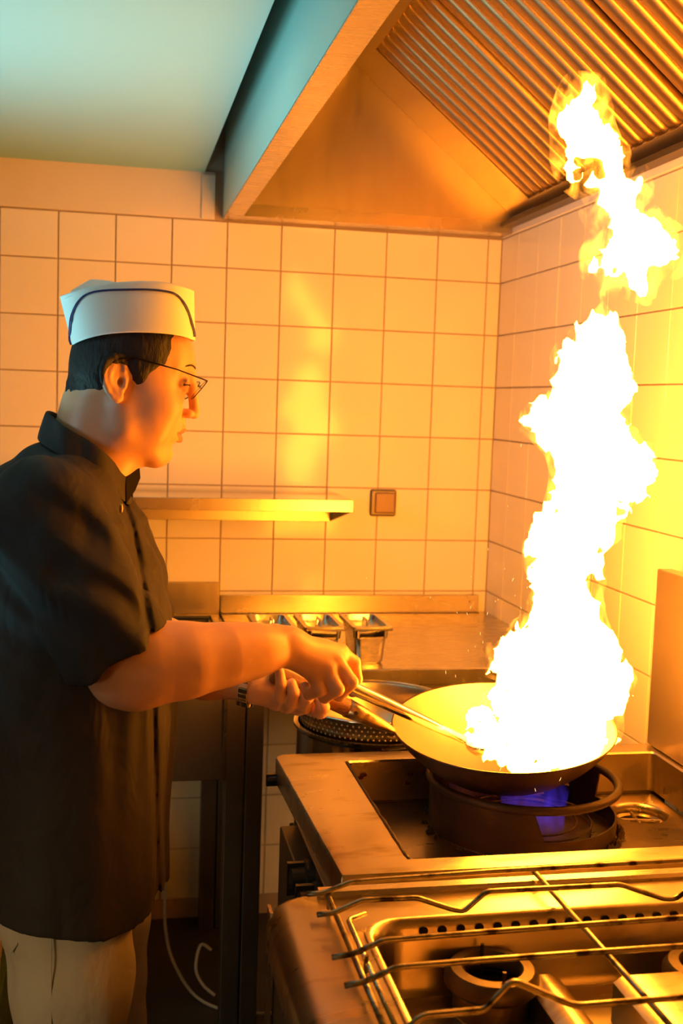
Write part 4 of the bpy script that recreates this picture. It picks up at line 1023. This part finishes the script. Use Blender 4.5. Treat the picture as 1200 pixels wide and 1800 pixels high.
# stripe following the hat surface
spx = [(125, 606), (122, 598), (122, 585), (124, 562), (128, 548), (136, 532), (148, 520), (165, 513), (190, 510), (225, 509), (260, 509), (290, 512), (308, 517), (321, 529), (330, 545), (337, 566), (341, 582), (342.5, 592)]
def hat_surface(px, py):
    # near side surface point seen at px, py
    A = min(range(4000), key=lambda q: 0) if False else None
    best = None
    for i in range(n-1):
        for u in np.linspace(0, 1, 9):
            b = (bot[i][0]*(1-u)+bot[i+1][0]*u, bot[i][1]*(1-u)+bot[i+1][1]*u); t = (top[i][0]*(1-u)+top[i+1][0]*u, top[i][1]*(1-u)+top[i+1][1]*u)
            q = min(1, max(0, (b[1]-py)/(b[1]-t[1]))); x = b[0]*(1-q)+t[0]*q
            if best is None or abs(x-px) < best[0]: best = (abs(x-px), i+u, q)
    tt = best[1]/(n-1); q = best[2]; wd = .0025+.0855*math.sin(math.pi*tt)**.62
    return at(px, py, YH-wd*(1-.10*q*q)+(px-222)*.00091*math.tan(yw)-.0016)
SP = catmull([np.array((*p, 0), float) for p in spx], 5); k = MB(); L_ = []
for i, p in enumerate(SP):
    d = SP[min(i+1, len(SP)-1)]-SP[max(i-1, 0)]; d /= np.linalg.norm(d); nn_ = np.array([-d[1], d[0]])*1.75
    L_.append((hat_surface(p[0]-nn_[0], p[1]-nn_[1]), hat_surface(p[0]+nn_[0], p[1]+nn_[1])))
k.add([q for ab in L_ for q in ab], [(2*i, 2*i+1, 2*i+3, 2*i+2) for i in range(len(L_)-1)])
o = k.build('stripe', stripe_m, hato, smooth=True, solid=.0006); pass

# --- shirt
sf = Field((-.34, 1.46, .66), (.20, 2.08, 1.50), .0042)
prof = [(.66, -.050, .148, .195), (.80, -.052, .150, .195), (.95, -.050, .155, .192), (1.05, -.052, .158, .192), (1.15, -.060, .158, .195), (1.24, -.068, .150, .195), (1.31, -.078, .128, .180), (1.345, -.085, .105, .150), (1.38, -.09, .07, .11)]
zs_ = [p[0] for p in prof]
def torso(x, y, z):
    xc = np.interp(z, zs_, [p[1] for p in prof]).astype(np.float32); rx = np.interp(z, zs_, [p[2] for p in prof]).astype(np.float32); ry = np.interp(z, zs_, [p[3] for p in prof]).astype(np.float32)
    q = np.sqrt(((x-xc)/rx)**2+((y-1.80)/ry)**2+1e-6)
    d = (q-1)*np.minimum(rx, ry)
    return np.maximum(np.maximum(d, z-1.372), .66-z)
sf.op(torso, (-.26, 1.58, .66), (.15, 2.02, 1.42), .0)
A0, A1, A2 = ap(72, 905, 1.645), ap(150, 1035, 1.595), ap(212, 1160, 1.565)
SLEEVE_HERE = 0
sf.cap(ap(128, 852, 1.74), A0, .050, .072, .03)
sf.cap(ap(84, 842, 1.80), ap(45, 910, 1.80), .060, .085, .04)
B0 = np.array([-.07, 1.965, 1.33]); sf.chain([B0, (-.02, 2.01, 1.20), (.04, 2.0, 1.10)], [.078, .075, .07], .03)
sf.cap(ap(140, 850, 1.86), B0, .050, .068, .03)
# hem of the near sleeve: cut off and hollow out
hA, hB = ap(120, 1197, 1.565), ap(287, 1092, 1.565); hd_ = hB-hA; hn = np.array([-hd_[2], 0, hd_[0]]); hn /= np.linalg.norm(hn)
if hn@(A2-A1) < 0: hn = -hn
xg, yg, zg = sf.ax[0][:, None, None], sf.ax[1][None, :, None], sf.ax[2][None, None, :]
sl = Field(sf.lo, sf.lo+(np.array(sf.n)-1)*sf.h, sf.h); sl.n = sf.n; sl.F = np.full(sf.F.shape, 1.0, np.float32); sl.ax = sf.ax
sl.chain([A0, A1, A2+(A2-A1)*.35], [.082, .080, .076], .0)
hemd = ((xg-hA[0])*hn[0]+(zg-hA[2])*hn[2]+0*yg).astype(np.float32)
sl.F = np.maximum(sl.F, hemd)
hol = np.maximum(sl.F*0+1, 0)
h2 = Field(sf.lo, sf.lo+(np.array(sf.n)-1)*sf.h, sf.h); h2.n = sf.n; h2.F = np.full(sf.F.shape, 1.0, np.float32); h2.ax = sf.ax
h2.chain([A1+(A2-A1)*.55, A2+(A2-A1)*.5], [.058, .070], .0); hol = np.maximum(h2.F, -(hemd+.04))
sl.F = np.maximum(sl.F, -hol).astype(np.float32)
sf.F = smin(sf.F, sl.F, .02).astype(np.float32); del sl, h2, hol
# neck opening (subtract)
sf.cap(at(178, 750, 1.80), at(165, 850, 1.80), .066, .050, .006, 's')
# hem line of the shirt, slightly wavy; drooping folds
def folds(F, x, y, z):
    t = np.clip((1.32-z)/.6, 0, 1)
    f = .0065*vnoise(x*14+y*9, y*14, z*3.2)*t+.004*vnoise(x*30, y*30, z*7+4)
    # diagonal folds that run from the shoulder towards the armpit and chest
    u = (x*.6+z*.8); v = (x*.8-z*.6)
    f += .0090*vnoise(u*32, y*8, v*6+3)*np.clip((z-.98)/.15, 0, 1)*np.clip((1.42-z)/.05, 0, 1)
    f += .0045*np.sin((x*.75+z*1.0+y*.3)*95+3*vnoise(x*9, y*9, z*9))*np.exp(-((x+.01)**2+(z-1.20)**2)/.010)
    return F+f
sf.apply(folds)
hemz = .705+.010*np.sin((xg+yg)*18)+.0*zg-.04*np.clip((xg-.05)*-1, 0, .0)
sf.F = np.maximum(sf.F, (hemz+0*zg-zg).astype(np.float32))
# front opening: a groove down the front, near side
gz = [.66, .732, 1.042, 1.163, 1.30, 1.348]; gx = [.080, .077, .063, .056, .030, .013]
xgv = np.interp(zg, gz, gx)
frontmask = np.clip((1.79-yg)/.02, 0, 1)*np.clip((1.385-zg)/.02, 0, 1)
u_ = xg-xgv
sf.F = (sf.F+frontmask*(.0085*np.exp(-(u_/.0050)**2)+.0035/(1+np.exp(-np.clip(u_/.0022, -30, 30))))).astype(np.float32)
sleevefix = None
shirt = net_object('shirt', [sf.mesh()], shirt_m, man); HM(shirt)
# collar: standing band
def collar_pt(a, v):   # a: 0 front .. 2pi ; v 0 bottom .. 1 top
    ca, sa = math.cos(a), math.sin(a)
    cx, cy = 152+5*v, 828-54*v
    rx_, ry_ = (.088-.012*v), (.092-.020*v)
    base = at(cx, cy, 1.80)
    tdir = np.array([.80, 0, -.56]); tdir /= np.linalg.norm(tdir)      # front end hangs lower than the back
    return base+tdir*rx_*ca+np.array([0, 1, 0])*ry_*sa
for nm_, a0, a1, mt in (('collar', .22, 2*math.pi-.16, shirt_m),):
    k = MB(); na, nv = 44, 5; vs = []
    for i in range(na+1):
        a = a0+(a1-a0)*i/na
        for j in range(nv+1):
            v = j/nv; p = collar_pt(a, v); e = min(i, na-i)/4
            if e < 1 and v > .5: p = p-np.array([0, 0, .012*(1-e)*(v-.5)*2])
            p = p+np.array([.0025*math.sin(a*5+v*2), .003*math.sin(a*7+1), .003*math.sin(a*3)]); vs.append(p)
    k.add(vs, [(i*(nv+1)+j, (i+1)*(nv+1)+j, (i+1)*(nv+1)+j+1, i*(nv+1)+j+1) for i in range(na) for j in range(nv)])
    co = k.build(nm_, mt, shirt, smooth=True, solid=.004); sbs = co.modifiers.new('s', 'SUBSURF'); sbs.levels = 1; sbs.render_levels = 1
# far front edge of the collar, standing open
k = MB(); P0_ = [at(221, 832, 1.765), at(245, 813, 1.79), at(247, 840, 1.79), at(238, 862, 1.775), at(222, 886, 1.745)]
P1_ = [p+np.array([-.012, .045, -.004]) for p in P0_]
k.add(P0_+P1_, [(0, 1, 2, 3, 4)]+[(i, (i+1) % 5, 5+(i+1) % 5, 5+i) for i in range(5)]); k.add(P1_, [(0, 1, 2, 3, 4)]); o = k.build('collar_flap', shirt_in, shirt, bevel=.001); pass
k = MB(); c = at(213, 893, 1.652); k.tube([c+(0, 0, .006), c, c-(0, 0, .007)], [.002, .0028, .0022], 8); o = k.build('zip_pull', brass_m, shirt, smooth=True); pass
# --- trousers
tr = Field((-.28, 1.52, .06), (.16, 2.06, .88), .0055)
tr.ell((-.06, 1.80, .80), (.128, .170, .16), None, .0)
tr.ell((-.088, 1.72, .72), (.078, .085, .10), None, .03)
tr.chain([(-.050, 1.715, .78), (-.046, 1.71, .60), (-.050, 1.705, .42), (-.052, 1.70, .10)], [.088, .088, .075, .062], .03)
tr.chain([(-.030, 1.885, .78), (-.012, 1.89, .60), (-.006, 1.89, .42), (-.002, 1.89, .10)], [.090, .082, .074, .062], .02)
tr.apply(lambda F, x, y, z: F+.005*vnoise(x*14, y*14, z*7)+.003*vnoise(x*34, y*34, z*16+4))
tr.F = np.maximum(tr.F, (.085-tr.ax[2][None, None, :]+0*tr.F).astype(np.float32)); tr.F = np.maximum(tr.F, (tr.ax[2][None, None, :]-.84+0*tr.F).astype(np.float32))
trousers = net_object('trousers', [tr.mesh()], khaki, man); HM(trousers)
k = MB(); k.tube([at(90, 1636+i*14, 1.6215-.0002*i) for i in range(14)], .0012, 6); o = k.build('side_seam', khaki, trousers); pass
k = MB(); k.tube([at(32, 1640, 1.65), at(30, 1660, 1.645), at(18, 1676, 1.65)], .0012, 6); o = k.build('pocket_edge', khaki, trousers); pass
# --- shoes
for yy, xx in ((1.70, -.03), (1.89, .02)):
    f_ = Field((xx-.12, yy-.07, -.001), (xx+.20, yy+.07, .13), .005)
    f_.ell((xx+.08, yy, .028), (.085, .045, .040), None, .0); f_.ell((xx-.03, yy, .035), (.062, .038, .042), None, .03); f_.cap((xx-.02, yy, .05), (xx-.02, yy, .10), .040, .042, .02)
    f_.F = np.maximum(f_.F, (.001-f_.ax[2][None, None, :]+0*f_.F).astype(np.float32)); HM(net_object('shoe', [f_.mesh()], shoe_m, man))
# --- wrist watch
wt = bpy.data.objects.new('wrist_watch', None); C.objects.link(wt); wt.parent = man
wc = ap(436, 1204, 1.804); wd_ = ap(447, 1207, 1.802)-ap(400, 1196, 1.82); wd_ /= np.linalg.norm(wd_)
e1 = np.cross(wd_, (0, 1, 0)); e1 /= np.linalg.norm(e1); e2 = np.cross(wd_, e1)
for i in range(22):
    a = 2*math.pi*i/22; rc_ = .0300
    c = wc+rc_*(math.cos(a)*e1+math.sin(a)*e2); tg = -math.sin(a)*e1+math.cos(a)*e2; nr = math.cos(a)*e1+math.sin(a)*e2
    k = MB(); vs = [c+wd_*sx*.0075+tg*sy*.0036+nr*sz*.0015 for sz in (-1, 1) for sx, sy in ((-1, -1), (1, -1), (1, 1), (-1, 1))]
    k.add(vs, [(0, 3, 2, 1), (4, 5, 6, 7), (0, 1, 5, 4), (1, 2, 6, 5), (2, 3, 7, 6), (3, 0, 4, 7)]); local(man, k.build('band_link', steel_pol, wt, bevel=.0005))
k = MB(); c = wc-.030*e1; k.tube([c+e1*.003, c-e1*.004], [.016, .015], 24); local(man, k.build('watch_case', steel_pol, wt, smooth='auto'))
